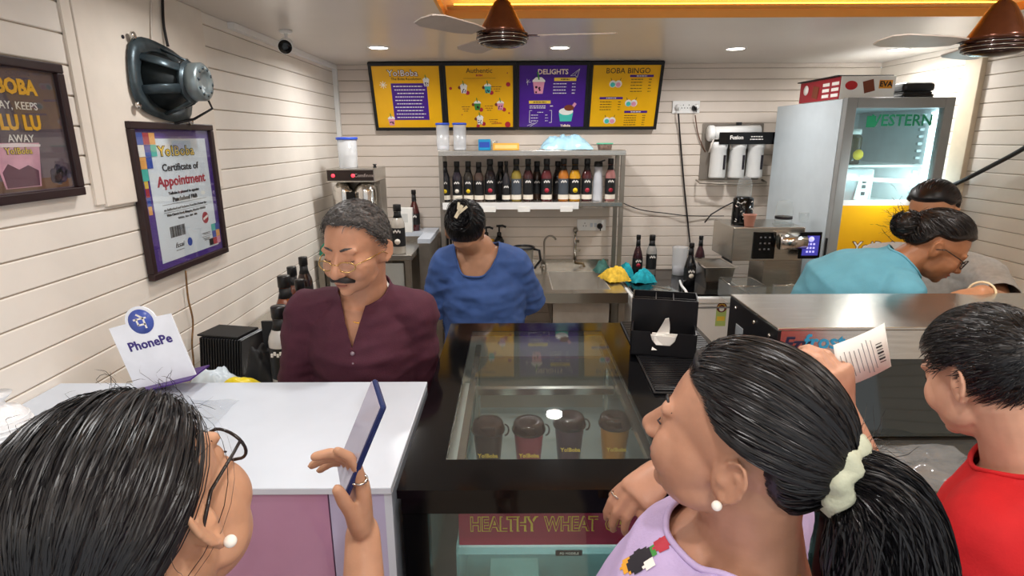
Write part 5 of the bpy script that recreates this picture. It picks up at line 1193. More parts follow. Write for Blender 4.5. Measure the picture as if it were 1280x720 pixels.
def torso(mb, sp, e=0.0, neck=True):
    PE, CH, NB = (Vector(sp[k]) for k in ('pelvis', 'chest', 'nb')); side = Vector(sp['side']); g = sp.get('girth', (1, 1))
    pts = []; rad = []
    prof = sp.get('prof') or [(0, .165, .12), (.35, .15, .115), (.65, .158, .118), (1, .165, .12)]
    for t, rx, ry in prof: pts.append(PE.lerp(CH, t)); rad.append((rx*g[0]+e, ry*g[1]+e))
    for t, rx, ry in ((.45, .155, .1), (.75, .12, .08), (.95, .075, .065)): pts.append(CH.lerp(NB, t)); rad.append((rx*(1+(g[0]-1)*.5)+e, ry*(1+(g[1]-1)*.5)+e))
    mb.caps(pts, rad, 24, side=side)
    k = sp.get('shoulder_r', .058)
    for s in ('L', 'R'):
        SH = Vector(sp['s'+s]); mb.caps([NB.lerp(SH, .25)-Vector((0, 0, .02)), NB.lerp(SH, .6)-Vector((0, 0, .008)), SH], [k*.85+e, k*.98+e, k+e], 16)
        mb.caps([CH.lerp(SH, .3), CH.lerp(SH, .72)], [k*1.3+e, k*1.0+e], 16)
def limb(P, Q, n): return [P.lerp(Q, i/n) for i in range(n+1)]
def off_torso(c, sp):
    a, b = Vector(sp['pelvis']), Vector(sp['chest']); t = max(-.2, min(1, (c-a).dot(b-a)/(b-a).length_squared)); d = c-(a+(b-a)*t); sv = Vector(sp['side']).normalized(); g = sp.get('girth', (1, 1)); k = .024
    x = d.dot(sv)/(.162*g[0]+k); y = (d-sv*d.dot(sv)); y.z = 0; return x*x+(y.length/(.118*g[1]+k))**2 > 1
def make_person(sp):
    base = Vector(sp['base']); skin = sp['skin']; arm = sp.get('arm', 1.0)
    mb = MB(); M = head_matrix(sp['head'], sp['fwd'], sp.get('up', (0, 0, 1)), sp.get('hs', 1.0))
    add_head(mb, M, sp.get('fat', 1.0), sp.get('male', False), sp.get('nose', 1.0))
    torso(mb, sp)
    NB = Vector(sp['nb']); hb = M @ Vector((0, -.03, -.035)); nk = sp.get('neck', .054)
    mb.caps([NB-Vector((0, 0, .03)), NB, NB.lerp(hb, .5), hb, M @ Vector((0, -.02, .0))], [nk*1.35, nk*1.15, nk, nk*1.02, nk], 20)
    chains = {}
    for s in ('L', 'R'):
        SH, EL, WR = (Vector(sp[k+s]) for k in ('s', 'e', 'w'))
        mb.caps([SH, SH.lerp(EL, .3), SH.lerp(EL, .7), EL, EL.lerp(WR, .25), EL.lerp(WR, .6), WR], [r*arm for r in (.052, .05, .043, .038, .041, .034, .026)], 16)
        if 'hand'+s in sp:
            h = dict(sp['hand'+s]); chains[s] = hand(mb, WR, h.pop('d'), h.pop('n'), h.pop('side'), **h)
        else:
            d = (WR-EL).normalized(); chains[s] = hand(mb, WR, d, Vector(sp['side'])*(1 if s == 'R' else -1), 1 if s == 'R' else -1, sp.get('hs', 1.0)*.95)
    me = remeshed(mb.use(skin), 'person', sp.get('voxel', .005), 7 if sp.get('voxel', .005) < .004 else 3)
    me.materials.clear(); me.materials.append(skin); me.transform(Matrix.Translation(-base))
    o = bpy.data.objects.new('person', me); COL.objects.link(o); o.location = base; tag(o, sp['label'], 'person')
    # shirt
    e = sp.get('ease', .014); mb = MB(); torso(mb, sp, e)
    for s in ('L', 'R'):
        SH, EL, WR = (Vector(sp[k+s]) for k in ('s', 'e', 'w')); f = sp.get('sleeve', .6); se = sp.get('sleeve_ease', e+.006)
        if f <= 1: q = SH.lerp(EL, f); mb.caps([SH, SH.lerp(EL, f*.5), q, q+(EL-SH).normalized()*.05], [.052*arm+se, .052*arm+se, .05*arm+se*1.25, .05*arm+se*1.25], 16)
        else: mb.caps([SH, SH.lerp(EL, .5), EL, EL.lerp(WR, .5), WR, WR+(WR-EL).normalized()*.05], [.052*arm+se, .048*arm+se, .042*arm+se, .037*arm+se, .027*arm+se, .027*arm+se], 16)
    sm_ = remeshed(mb.use(sp['shirt']), 'shirt', sp.get('svoxel', .007), 4); sm_.materials.clear(); sm_.materials.append(sp['shirt'])
    a, fr_, sd = sp.get('wrinkle', (.006, (9, 9, 16), 1.0)); wrinkle(sm_, a, fr_, sd)
    nl = dict(A=NB, n=hb-NB, r=nk+.022); nl.update(sp.get('neckline', {})); loop = neck_hole(sm_, **nl)
    if 'wedge' in sp: wedge(sm_, *sp['wedge'])
    for s in ('L', 'R'):
        SH, EL, WR = (Vector(sp[k+s]) for k in ('s', 'e', 'w')); f = sp.get('sleeve', .6)
        q, dr_ = (SH.lerp(EL, f), EL-SH) if f <= 1 else (WR, WR-EL)
        A_, B_ = (SH, EL) if f <= 1 else (EL, WR); ax_ = (B_-A_).normalized()
        lim = .05*arm+sp.get('sleeve_ease', e+.006)*1.25+.012
        cut(sm_, q, dr_, .15, lambda c, A_=A_, ax_=ax_, lim=lim: ((c-A_)-ax_*(c-A_).dot(ax_)).length < lim and off_torso(c, sp))
    sm_.transform(Matrix.Translation(-base)); so = bpy.data.objects.new('shirt', sm_); COL.objects.link(so); so.parent = o
    sl = so.modifiers.new('s', 'SOLIDIFY'); sl.thickness = .003; sl.offset = -1
    if len(loop) > 12 and 'wedge' not in sp:
        cb_ = MB(); L_ = loop[::2]; L_ = [(L_[i-1]+L_[i]+L_[(i+1) % len(L_)])/3 for i in range(len(L_))]; cb_.tube(L_, .0042, 8, closed=True); put(cb_, 'collar_rib', sp['shirt'], o)
    # trousers and shoes
    PE = Vector(sp['pelvis']); sv = Vector(sp['side']).normalized(); tm = sp.get('trousers') or mat('dark_trousers', '23242c', .8, var=.1)
    mb = MB(); g = sp.get('girth', (1, 1)); rr = (.15*g[0], .108*g[1])
    mb.caps([PE-Vector((0, 0, .0)), PE-Vector((0, 0, .06)), PE-Vector((0, 0, .1))], [rr, rr, (rr[0]*.9, rr[1]*.95)], 20, side=sv)
    shoes = []
    fw = sv.cross(Vector((0, 0, 1)))*-1; tf = Vector(sp['fwd']); tf.z = 0
    if fw.dot(tf) < 0: fw = -fw
    for s in (-1, 1):
        hp = PE+sv*.085*s*g[0]-Vector((0, 0, .06)); ft = Vector((base.x, base.y, .07))+sv*.1*s; kn = hp.lerp(ft, .5)+fw*.03
        mb.caps([hp, kn, ft+Vector((0, 0, .02))], [.085*g[0], .06, .045], 16); shoes.append(ft)
    tr = remeshed(mb.use(tm), 'trousers', .014, 2); tr.materials.clear(); tr.materials.append(tm); tr.transform(Matrix.Translation(-base))
    to = bpy.data.objects.new('trousers', tr); COL.objects.link(to); to.parent = o
    for ft in shoes:
        m = MB(); m.caps([Vector((ft.x, ft.y, .035))-fw*.05, Vector((ft.x, ft.y, .04)), Vector((ft.x, ft.y, .032))+fw*.13], [(.036, .033), (.042, .04), (.04, .03)], 14, side=sv); so2 = m.build('shoe', blackm, o); so2.location = -base
    # brows, lashes, lips
    hairm = sp['hairm']
    if sp.get('face', True):
        for s in (-1, 1):
            m = MB(); m.M = M; m.tube([(s*.012, .0875, .029), (s*.026, .086, .034), (s*.04, .0775, .033), (s*.049, .067, .027)], [(.0025, .0015), (.0035, .002), (.003, .002), (.0015, .001)], 8, side=(0, 0, 1)); put(m, 'eyebrow', hairm, o)
            m = MB(); m.M = M; z = sp.get('lash', .003); m.tube([(s*.0175, .0835, z+.001), (s*.025, .0875, z-.0015), (s*.034, .0872, z-.002), (s*.044, .0795, z+.001)], .0011, 6); put(m, 'lashes', inkb, o)
        m = MB(); m.M = M; m.ell((0, .0905, -.0535), (.0195, .0075, .0052)); m.ell((0, .0885, -.0645), (.0165, .008, .0055)); mm_ = put(m, 'lips', sp.get('lipm', mat('lip_rose', 'a8625a', .4)), o)
    return o, M, chains
def put(mb, name, mt, o, bevel=0):
    """build from world coordinates as a child of person o"""
    c = mb.build(name, mt, o, bevel=bevel); c.location = -Vector(o.location); return c
def hline(y, pts=None):
    ys, zs = zip(*(pts or [(-1, -.85), (-.3, -.75), (0, -.42), (.2, -.12), (.38, .2), (.6, .47), (1, .53)])); return np.interp(y, ys, zs)
def hair_shell(o, M, hm, thick=.01, pts=None, bump=None, n=96, m=64, name='hair', ridge=None):
    V = []; keep = []
    for k in range(m+1):
        a = -math.pi/2+math.pi*k/m
        for i in range(n):
            g = 2*math.pi*i/n; d = np.array((math.cos(a)*math.cos(g), math.cos(a)*math.sin(g), math.sin(a)))
            f = d[2]-hline(d[1], pts); t = max(0, min(1, (f+.05)/.22)); t = t*t*(3-2*t)
            l = -.012+(thick+.012)*t
            if bump: l += bump(d)*t
            P = C0+RAD*d+d*l; V.append(tuple(M @ Vector(P))); keep.append(f)
    F = []
    for k in range(m):
        for i in range(n):
            j = (i+1) % n; q = (k*n+i, k*n+j, (k+1)*n+j, (k+1)*n+i)
            if max(keep[x] for x in q) > -.08: F.append(q)
    b = MB(); b.add(V, F, True); return put(b, name, hm, o)
def hair_strands(parent, o, M, hm, D0, D1, lift=(.006, .012), width=.0012, seg=10, jit=.003, name='hair_strands', curve=0, tmax=1.0):
    """flat ribbons lying along great circles of the scalp from D0 to D1"""
    N = len(D0); D0 = D0/np.linalg.norm(D0, axis=1)[:, None]; D1 = D1/np.linalg.norm(D1, axis=1)[:, None]
    om = np.arccos(np.clip((D0*D1).sum(1), -1, 1))[:, None]; so = np.sin(om)+1e-6
    T = np.linspace(0, 1, seg+1)*tmax; rl = np.random.uniform(lift[0], lift[1], N)[:, None]; ph = np.random.uniform(-.7, .7, N)[:, None]
    wob = np.random.uniform(-1, 1, (N, 3)); Mx = np.array(M); pos = []; nor = []
    for t in T:
        d = (np.sin((1-t)*om)*D0+np.sin(t*om)*D1)/so; d += wob*jit*math.sin(math.pi*t)*8; d /= np.linalg.norm(d, axis=1)[:, None]
        env = min(1, t*6+.05); nn = d/RAD; nn /= np.linalg.norm(nn, axis=1)[:, None]
        pos.append(C0+RAD*d+nn*(rl*env+curve*math.sin(math.pi*t))); nor.append(nn)
    pos = np.array(pos); nor = np.array(nor)
    tan = np.gradient(pos, axis=0); tan /= np.linalg.norm(tan, axis=2)[:, :, None]+1e-9
    side = np.cross(tan, nor); sd = side*np.cos(ph)[None]+nor*np.sin(ph)[None]
    w = (np.minimum(1, np.minimum(T/.06+.2, (T[-1]-T)/.06+.25)))[:, None, None]*width*.5
    A = pos-sd*w; B = pos+sd*w; X = np.stack([A, B], 2).transpose(1, 0, 2, 3).reshape(-1, 3)
    X = X @ Mx[:3, :3].T+Mx[:3, 3]
    f = []; K = 2*(seg+1)
    base_q = np.array([[2*i, 2*i+1, 2*i+3, 2*i+2] for i in range(seg)]); f = (base_q[None]+(np.arange(N)*K)[:, None, None]).reshape(-1, 4)
    me = bpy.data.meshes.new(name); me.from_pydata(X-np.array(o.location), [], f.tolist()); me.materials.append(hm)
    me.polygons.foreach_set('use_smooth', [True]*len(f)); c = bpy.data.objects.new(name, me); COL.objects.link(c)
    c.parent = parent; c['kind'] = 'stuff'
    if parent is not o: c.location = -Vector(parent.location)
    return c
def free_strands(parent, o, hm, paths, width=.0012, name='hair_strands'):
    """ribbons along explicit world paths (list of arrays of points)"""
    V = []; F = []
    for P in paths:
        P = np.array(P); tan = np.gradient(P, axis=0); tan /= np.linalg.norm(tan, axis=1)[:, None]+1e-9
        r = np.random.normal(size=3); sd = np.cross(tan, r); sd /= np.linalg.norm(sd, axis=1)[:, None]+1e-9
        n0 = len(V); k = len(P); w = width*.5*np.minimum(1, np.linspace(1, 0, k)*5+.2)[:, None]
        for a, b in zip(P-sd*w, P+sd*w): V.append(a); V.append(b)
        F += [(n0+2*i, n0+2*i+1, n0+2*i+3, n0+2*i+2) for i in range(k-1)]
    me = bpy.data.meshes.new(name); me.from_pydata(np.array(V)-np.array(o.location), [], F); me.materials.append(hm)
    me.polygons.foreach_set('use_smooth', [True]*len(F)); c = bpy.data.objects.new(name, me); COL.objects.link(c); c.parent = parent; c['kind'] = 'stuff'
    if parent is not o: c.location = -Vector(parent.location)
    return c
def scalp_dirs(N, pts=None, margin=.02, edge=0):
    out = []
    while len(out) < N:
        d = np.random.normal(size=3); d /= np.linalg.norm(d)
        f = d[2]-hline(d[1], pts)
        if f > margin and (not edge or f < edge): out.append(d)
    return np.array(out)
def spectacles(o, M, mt, w=.0012, half=False, rx=.024, rz=.017, y=.098, z=.004):
    g = MB(); g.M = M
    for s in (-1, 1):
        pts = [(s*(.031+rx*math.cos(a)), y-.012*max(0, math.cos(a))*.8-(.004*abs(math.sin(a))*0), z+rz*math.sin(a)) for a in np.linspace(0, 2*math.pi, 25)[:-1]]
        g.tube(pts, w, 6, closed=True)
        g.tube([(s*(.031+rx), y-.01, z+.004), (s*.07, .06, z+.008), (s*.082, -.0, z+.01), (s*.08, -.03, z-.008)], w, 6)
        g.tube([(s*.01, y, z+.003), (0, y+.004, z+.006)], w, 6)
    f = put(g, 'spectacles', mt, o)
    for s in (-1, 1):
        l = MB(); l.M = M; l.add([(s*(.031+rx*math.cos(a)), y-.0096*max(0, math.cos(a)), z+rz*math.sin(a)) for a in np.linspace(0, 2*math.pi, 25)[:-1]], [tuple(range(24))]); c = l.build('lens', pane, f)
    return f
hblack = mat('hair_black', '0d0c10', .38, var=.25, scale=60, spec=.5)
hdark = mat('hair_dark_brown', '17100e', .36, var=.3, scale=60, spec=.5)
hgrey = mat('hair_salt_pepper', '484442', .5, var=.6, scale=170)
pearl = mat('pearl', 'f4efe6', .15, coat=.5)
sk_man = skinm('skin_man', 'bd8a6e'); sk_lw = skinm('skin_woman_a', 'c09274'); sk_girl = skinm('skin_girl', 'b4856c'); sk_boy = skinm('skin_boy', 'cc9c82'); sk_worker = skinm('skin_worker', 'b3866a'); sk_far = skinm('skin_far', 'a8714f')
BUN_PTS = None

# ---------------------------------------------------------------- the man in the maroon henley
maroon = mat('maroon_knit', '4a2030', .85, var=.1, scale=30, bump=.25, bscale=300)
hm_ = aty(445, 313, 1.56)
sp = dict(base=(-.46, 1.78, 0), label='man with grey moustache and spectacles in a maroon henley behind the white counter', skin=sk_man, head=hm_, fwd=(-.3, -.95, -.16), up=(0, 0, 1), hs=1.02, fat=1.1, nose=1.25,
          nb=(-.435, 1.65, 1.405), chest=(-.45, 1.68, 1.25), pelvis=(-.46, 1.72, .9), side=(1, 0, 0), sL=(-.292, 1.665, 1.345), sR=(-.615, 1.665, 1.345), eL=(-.295, 1.7, 1.09), eR=(-.67, 1.66, 1.08), wL=(-.32, 1.6, .93), wR=(-.62, 1.6, .9),
          girth=(.98, 1.15), shoulder_r=.052, shirt=maroon, sleeve=2, ease=.014, sleeve_ease=.016, hairm=hgrey, lash=.001, neck=.06, wrinkle=(.009, (7, 7, 16), 3.1), lipm=mat('lip_man', '94594a', .5))
NBm = Vector(sp['nb']); sp['neckline'] = dict(n=(0, -.15, 1), r=.075, rf=.085, f=(0, -1, 0))
vb = Vector((-.455, 1.5, 1.275)); sp['wedge'] = ([(vb, (-.9, 0, .3)), (vb, (.93, 0, .26))], lambda p: p.y < 1.64 and abs(p.x+.445) < .12 and p.z > 1.2)
man, Mm, _ = make_person(sp)
short = [(-1, -.6), (-.3, -.55), (-.05, -.3), (.12, -.05), (.3, .12), (.45, .42), (.7, .56), (1, .6)]
hs_ = hair_shell(man, Mm, hgrey, .009, short, lambda d: .004*noise.noise(Vector(d*9)))
d0 = scalp_dirs(4200, short); hair_strands(hs_, man, Mm, hgrey, d0, d0+np.array((.1, .12, .1))+np.random.normal(size=d0.shape)*.1, (.004, .013), .0016, 4, .001)
m = MB(); m.M = Mm; m.tube([(-.034, .078, -.056), (-.02, .097, -.046), (0, .104, -.041), (.02, .097, -.046), (.034, .078, -.056)], [(.004, .004), (.0095, .007), (.009, .007), (.0095, .007), (.004, .004)], 10, side=(0, 0, 1)); mo = put(m, 'moustache', mat('moustache_grey', '2a2524', .6, var=.5, scale=150), man)
spectacles(man, Mm, mat('gold_rim', 'c9a86a', .25, 1), .0015, rx=.023, rz=.0135, y=.103, z=-.008)
# henley placket, buttons, vest and chain
ch = [Vector((-.435, 1.66, 1.39))]
def on_shirt(u, v, Y): return aty(u, v, Y)
white_vest = mat('vest_white', 'e9e6e2', .8)
mb = MB(); torso(mb, sp, .007); 
vm_ = remeshed(mb.use(white_vest), 'vest', .008, 4); vm_.materials.clear(); vm_.materials.append(white_vest)
neck_hole(vm_, NBm, (0, -.15, 1), .066, .15, (0, -1, 0), .2); cut(vm_, Vector((-.45, 1.68, 1.15)), (0, 0, -1), .5); vm_.transform(Matrix.Translation(-Vector(man.location)))
vo = bpy.data.objects.new('vest', vm_); COL.objects.link(vo); vo.parent = man
for z in (1.262, 1.232):
    m = MB(); m.ell((-.452, 1.53, z), (.006, .004, .006)); put(m, 'button', mat('button_grey', '8a7a84', .3), man)
m = MB(); m.tube([NBm+Vector((.068*math.cos(a), -.012+.068*math.sin(a), .004+(.07 if math.sin(a) < 0 else .03)*math.sin(a))) for a in np.linspace(0, 2*math.pi, 33)[:-1]], .0016, 6, closed=True); put(m, 'chain', gold, man)

# ---------------------------------------------------------------- worker in blue seen from behind
blue = mat('blue_jersey', '3f5c98', .85, var=.1, scale=20, bump=.2, bscale=250)
hb_ = aty(583, 289, 2.5)
sp = dict(base=(-.14, 2.66, 0), label='worker in a loose blue t-shirt with black bun facing the sink', skin=sk_worker, head=hb_, fwd=(.12, .97, -.1), hs=.98, face=True,
          nb=(-.155, 2.55, 1.375), chest=(-.135, 2.6, 1.2), pelvis=(-.125, 2.62, .88), side=(1, 0, 0), sL=(-.285, 2.57, 1.285), sR=(.0, 2.57, 1.285), eL=(-.35, 2.66, 1.06), eR=(.075, 2.72, 1.07), wL=(-.28, 2.88, 1.0), wR=(.05, 2.93, 1.0),
          girth=(1.12, 1.3), arm=1.25, shoulder_r=.066, shirt=blue, sleeve=.98, ease=.016, sleeve_ease=.022, hairm=hblack, wrinkle=(.01, (8, 8, 15), 5.3), voxel=.006)
NBb = Vector(sp['nb']); sp['neckline'] = dict(n=(0, -.2, 1), r=.1, rf=.125, f=(0, -1, 0))
bw, Mb, _ = make_person(sp)
bun = [(-1, -.98), (-.3, -.9), (0, -.42), (.2, -.12), (.38, .2), (.6, .47), (1, .53)]
hs_ = hair_shell(bw, Mb, hblack, .012, bun)
d0 = scalp_dirs(2500, bun); hair_strands(hs_, bw, Mb, hblack, d0, np.tile((0, -.8, .55), (len(d0), 1)), (.008, .02), .002, 8, .004)
m = MB(); m.M = Mb; bc = Vector((0, -.115, .075))
m.ell(bc, (.05, .035, .055)); bn_ = put(m, 'hair_bun', hblack, bw)
paths = []
for i in range(700):
    a = random.uniform(0, 6.28); r = random.uniform(.015, .05); z0 = random.uniform(-.045, .05)
    P = [Mb @ (bc+Vector(((r+.002)*math.cos(a+t), -.028-.012*math.sin(t*2)+random.uniform(-.004, .004), z0*.4+(r)*1.1*math.sin(a+t)))) for t in np.linspace(0, 1.6, 7)]
    paths.append([tuple(p) for p in P])
free_strands(bn_, bw, hblack, paths, .002)
m = MB(); m.M = Mb @ Matrix.Translation((.0, -.155, .09)) @ Matrix.Rotation(.5, 4, 'Y'); m.box((0, 0, 0), (.014, .008, .06)); m.box((.012, 0, .015), (.01, .008, .045), Matrix.Rotation(.4, 3, 'Y')); m.box((-.012, 0, .02), (.01, .008, .03), Matrix.Rotation(-.4, 3, 'Y')); put(m, 'claw_clip', mat('clip_pearl', 'd6cbb0', .3), bw)
# ---------------------------------------------------------------- woman with glasses holding up a phone
def spline(P, n):
    out = []
    for i in range(len(P)-1):
        p0_, p1_, p2_, p3_ = P[max(i-1, 0)], P[i], P[i+1], P[min(i+2, len(P)-1)]
        for k in range(n):
            t = k/n; out.append(.5*((2*p1_)+(p2_-p0_)*t+(2*p0_-5*p1_+4*p2_-p3_)*t*t+(3*p1_-p0_-3*p2_+p3_)*t**3))
    return out+[P[-1]]
def tail_paths(cl, rr, n):
    paths = []
    for i in range(n):
        a = random.uniform(0, 6.28); q = random.uniform(.9, 1.12); tw = random.uniform(-.5, .5); Lm = random.randint(int(len(cl)*.6), len(cl)); P = []
        for k in range(Lm):
            t = (cl[min(k+1, len(cl)-1)]-cl[max(k-1, 0)]).normalized(); x = t.cross(Vector((.3, .9, .1))); x = x.normalized() if x.length > .1 else Vector((1, 0, 0)); y = t.cross(x); g = a+tw*k/len(cl)+.12*math.sin(k*.6+i)
            P.append(tuple(cl[k]+(x*math.cos(g)+y*math.sin(g))*float(rr[k])*q))
        paths.append(P)
    return paths
from mathutils.bvhtree import BVHTree
def shirt_patch(o, u, v, rad, mt, name='shirt_print', lift=.0012):
    """a printed patch lying on the shirt around the spot seen at a photo pixel"""
    so = [c for c in o.children if c.name.startswith('shirt') and c.data.name.startswith('shirt')][0]; me = so.data; b = Vector(o.location)
    bv = BVHTree.FromPolygons([x.co+b for x in me.vertices], [tuple(p.vertices) for p in me.polygons])
    hit = bv.ray_cast(Vector((0, 0, ZC)), ray(u, v).normalized())[0]
    if hit is None: return None
    fs = [p for p in me.polygons if ((p.center+b)-hit).length < rad]
    if not fs: return None
    ids = sorted({i for p in fs for i in p.vertices}); mp = {k: i for i, k in enumerate(ids)}
    m = MB(); m.add([me.vertices[i].co+me.vertices[i].normal*lift for i in ids], [[mp[i] for i in p.vertices] for p in fs], True); return m.build(name, mt, so)
def right_of(fwd): return Vector(fwd).cross(Vector((0, 0, 1))).normalized()
fw = Vector((.06, .97, .16)); upv = (-.45, -.35, 1); ear = aty(258, 664, .45); hs = 1.0
Mt = head_matrix((0, 0, 0), fw, upv, hs); hd = ear-Mt @ Vector((.08, -.028, -.01))
grn = mat('mauve_kurta', '8a5a78', .8, var=.1)
phone_top, phone_bot = aty(475, 490, .75), aty(428, 604, .75)
W_r = Vector((-.228, .752, 1.272))
sp = dict(base=(-.42, .36, 0), label='woman with glasses and pulled back black hair photographing at the white counter', skin=sk_lw, head=hd, fwd=fw, up=upv, hs=hs,
          nb=hd+Vector((.0, -.05, -.16)), chest=hd+Vector((-.03, -.07, -.33)), pelvis=hd+Vector((-.08, -.09, -.66)), side=right_of(fw), sL=hd+Vector((-.17, .0, -.22)), sR=hd+Vector((.14, -.08, -.22)),
          eL=hd+Vector((-.26, .05, -.48)), eR=Vector((-.2, .6, 1.03)), wL=hd+Vector((-.15, .22, -.52)), wR=W_r, shirt=grn, hairm=hblack, voxel=.0034,
          handR=dict(d=(.02, .02, 1), n=(.85, .35, -.25), side=-1, s=.95, curl=((.1, .35, .45), (.3, .75, .6), (.45, .9, .6), (.5, .95, .6)), thumb=(.35, .3), spread=.05))
lw, Ml, chL = make_person(sp)
back = [(-1, -.95), (-.58, -.75), (-.47, -.45), (-.36, .0), (-.02, .06), (.2, .13), (.34, .25), (.5, .42), (1, .52)]
pony = np.array((0, -.9, -.42))
hs_ = hair_shell(lw, Ml, hblack, .013, back)
N1 = 9000; d0 = np.vstack([scalp_dirs(5500, back, .0), scalp_dirs(3500, back, -.02, .1)])
hair_strands(hs_, lw, Ml, hblack, d0, np.tile(pony, (len(d0), 1))+np.random.normal(size=d0.shape)*.06, (.012, .02), .0013, 14, .004)
pc = Vector(C0+RAD*pony*1.0); clw = spline([Ml @ x for x in (pc+Vector((0, .02, .0)), pc+Vector((0, -.02, -.01)), pc+Vector((0, -.045, -.06)), pc+Vector((0, -.04, -.16)), pc+Vector((0, -.03, -.28)))], 5)
rw_ = np.interp(np.linspace(0, 1, len(clw)), [0, .2, .5, .8, 1], [.03, .034, .04, .03, .012]); m = MB(); m.tube(clw, [float(x) for x in rw_], 16); pt = put(m, 'ponytail', hblack, lw)
free_strands(pt, lw, hblack, tail_paths(clw, rw_, 1200), .0016)
paths = []                                         # flyaway hairs
for i in range(150):
    d = scalp_dirs(1, back, -.02, .2 if i < 90 else 9)[0]; p = Vector(C0+RAD*d*1.2); v = Vector(d)+Vector(np.random.normal(size=3))*.6; q = [p]
    for k in range(9): v = (v*.9+Vector(np.random.normal(size=3))*.35-Vector(d)*.12).normalized(); q.append(q[-1]+v*random.uniform(.002, .006))
    paths.append([tuple(Ml @ x) for x in q])
free_strands(hs_, lw, hdark, paths, .0005, 'flyaway_hair')
spectacles(lw, Ml, mat('tortoise_rim', '221d1e', .25), .0019, rx=.027, rz=.022, y=.1, z=.002)
m = MB(); m.ell(tuple(Ml @ Vector((.085, -.02, -.034))), (.006, .006, .006)); put(m, 'pearl_stud', pearl, lw)
# ring on a finger
c = chL['R'][0]; p = c[2].lerp(c[3], .1); dr_ = (c[3]-c[1]).normalized(); a_ = dr_.orthogonal().normalized(); b_ = dr_.cross(a_)
m = MB(); m.tube([p+a_*(.0105*math.cos(t))+b_*(.0105*math.sin(t)) for t in np.linspace(0, 6.28, 17)[:-1]], .0022, 6, closed=True); put(m, 'ring', steel2, lw)
# the phone
ax = (phone_top-phone_bot).normalized(); pl = (phone_top-phone_bot).length
nS = Vector((-.92, -.42, .3)); nS = (nS-ax*nS.dot(ax)).normalized(); wx_ = ax.cross(nS)
ph_ = thing('smartphone', 'dark blue smartphone held up over the white counter', 'phone')
pc = (phone_top+phone_bot)/2
ph_.matrix_world = Matrix(((wx_.x, ax.x, nS.x, pc.x), (wx_.y, ax.y, nS.y, pc.y), (wx_.z, ax.z, nS.z, pc.z), (0, 0, 0, 1)))
m = MB(); m.box((0, 0, 0), (.074, pl, .009)); m.build('case', mat('phone_navy', '1c2c5c', .3), ph_, bevel=.004)
m = MB(); m.box((0, 0, .005), (.068, pl-.008, .0012)); m.build('screen', mat('phone_screen', '9a96a4', .08, emit=.25), ph_)
m = MB(); m.box((.0385, .03, 0), (.0015, .02, .003)); m.box((.0385, .055, 0), (.0015, .01, .003)); m.build('side_buttons', mat('phone_navy', '1c2c5c'), ph_)

# ---------------------------------------------------------------- girl with the ponytail
lilac = mat('lilac_jersey', 'b9a6cf', .85, var=.06, scale=20, bump=.2, bscale=260)
fw = Vector((-.76, .64, .16)); hs = .94
Mt = head_matrix((0, 0, 0), fw, (.1, -.05, 1), hs); ear = aty(914, 612, .525); hd = ear-Mt @ Vector((-.08, -.028, -.01))
Wg = Vector((.29, .945, 1.262))
sp = dict(base=(.42, .5, 0), label='girl in a lilac printed t-shirt with a scrunchie ponytail leaning on the display case', skin=sk_girl, head=hd, fwd=fw, up=(.1, -.05, 1), hs=hs, fat=1.12, nose=1.05,
          nb=hd+Vector((.03, .0, -.14)), chest=hd+Vector((-.03, .05, -.28)), pelvis=hd+Vector((.09, -.08, -.64)), side=(.6, .8, 0), sL=hd+Vector((-.06, -.14, -.215)), sR=hd+Vector((.12, .16, -.2)),
          eL=hd+Vector((-.17, -.2, -.44)), eR=Vector((.47, .98, 1.25)), wL=hd+Vector((-.26, .02, -.5)), wR=Wg, shirt=lilac, sleeve=.7, hairm=hblack, voxel=.0034, svoxel=.0045, neck=.056, wrinkle=(.005, (8, 8, 12), 2.2), ease=.012,
          handR=dict(d=(-.75, -.42, -.35), n=(-.25, -.45, .85), side=1, s=.95, curl=((.55, .5, .35), (.6, .55, .4), (.65, .55, .4), (.7, .6, .4)), thumb=(.45, .5), spread=.05))
NBg = Vector(sp['nb']); sp['neckline'] = dict(n=(.1, -.05, 1), r=.085, rf=.1, f=(-.7, .6, 0))
gl1, Mg, chG = make_person(sp)
gp = [(-1, -.9), (-.58, -.75), (-.47, -.45), (-.36, .0), (-.02, .06), (.2, .13), (.34, .25), (.5, .42), (1, .55)]
pony = np.array((0, -.97, -.1))
hs_ = hair_shell(gl1, Mg, hblack, .01, gp)
d0 = np.vstack([scalp_dirs(6000, gp, .0), scalp_dirs(4000, gp, -.02, .1)])
hair_strands(hs_, gl1, Mg, hblack, d0, np.tile(pony, (len(d0), 1))+np.random.normal(size=d0.shape)*.05, (.009, .016), .0013, 14, .003)
for (u, v, r, mt) in ((842, 665, .016, inkb), (850, 662, .011, redm), (828, 680, .012, redm), (815, 690, .009, inkg), (800, 700, .018, inkb), (788, 706, .013, mat('print_amber', 'e0a02a', .5)), (812, 706, .008, inkw)):
    shirt_patch(gl1, u, v, r, mt, lift=.0008+.0006*random.random())
pc = Mg @ Vector(C0+RAD*pony*1.1)
# scrunchie
dirp = (Mg.to_3x3() @ Vector((0, -1, .1))).normalized(); a_ = dirp.orthogonal().normalized(); b_ = dirp.cross(a_)
m = MB(); K = 40; pts = []; rad = []
for i in range(K):
    t = 2*math.pi*i/K; pts.append(pc+a_*(.027*math.cos(t))+b_*(.027*math.sin(t))); rad.append((.018+.004*math.sin(t*9), .016+.0035*math.cos(t*7)))
m.tube(pts, rad, 12, closed=True); sc_ = put(m, 'scrunchie', mat('scrunchie_sage', 'b4b8a2', .6, var=.12, scale=60, bump=.3, bscale=120), gl1)
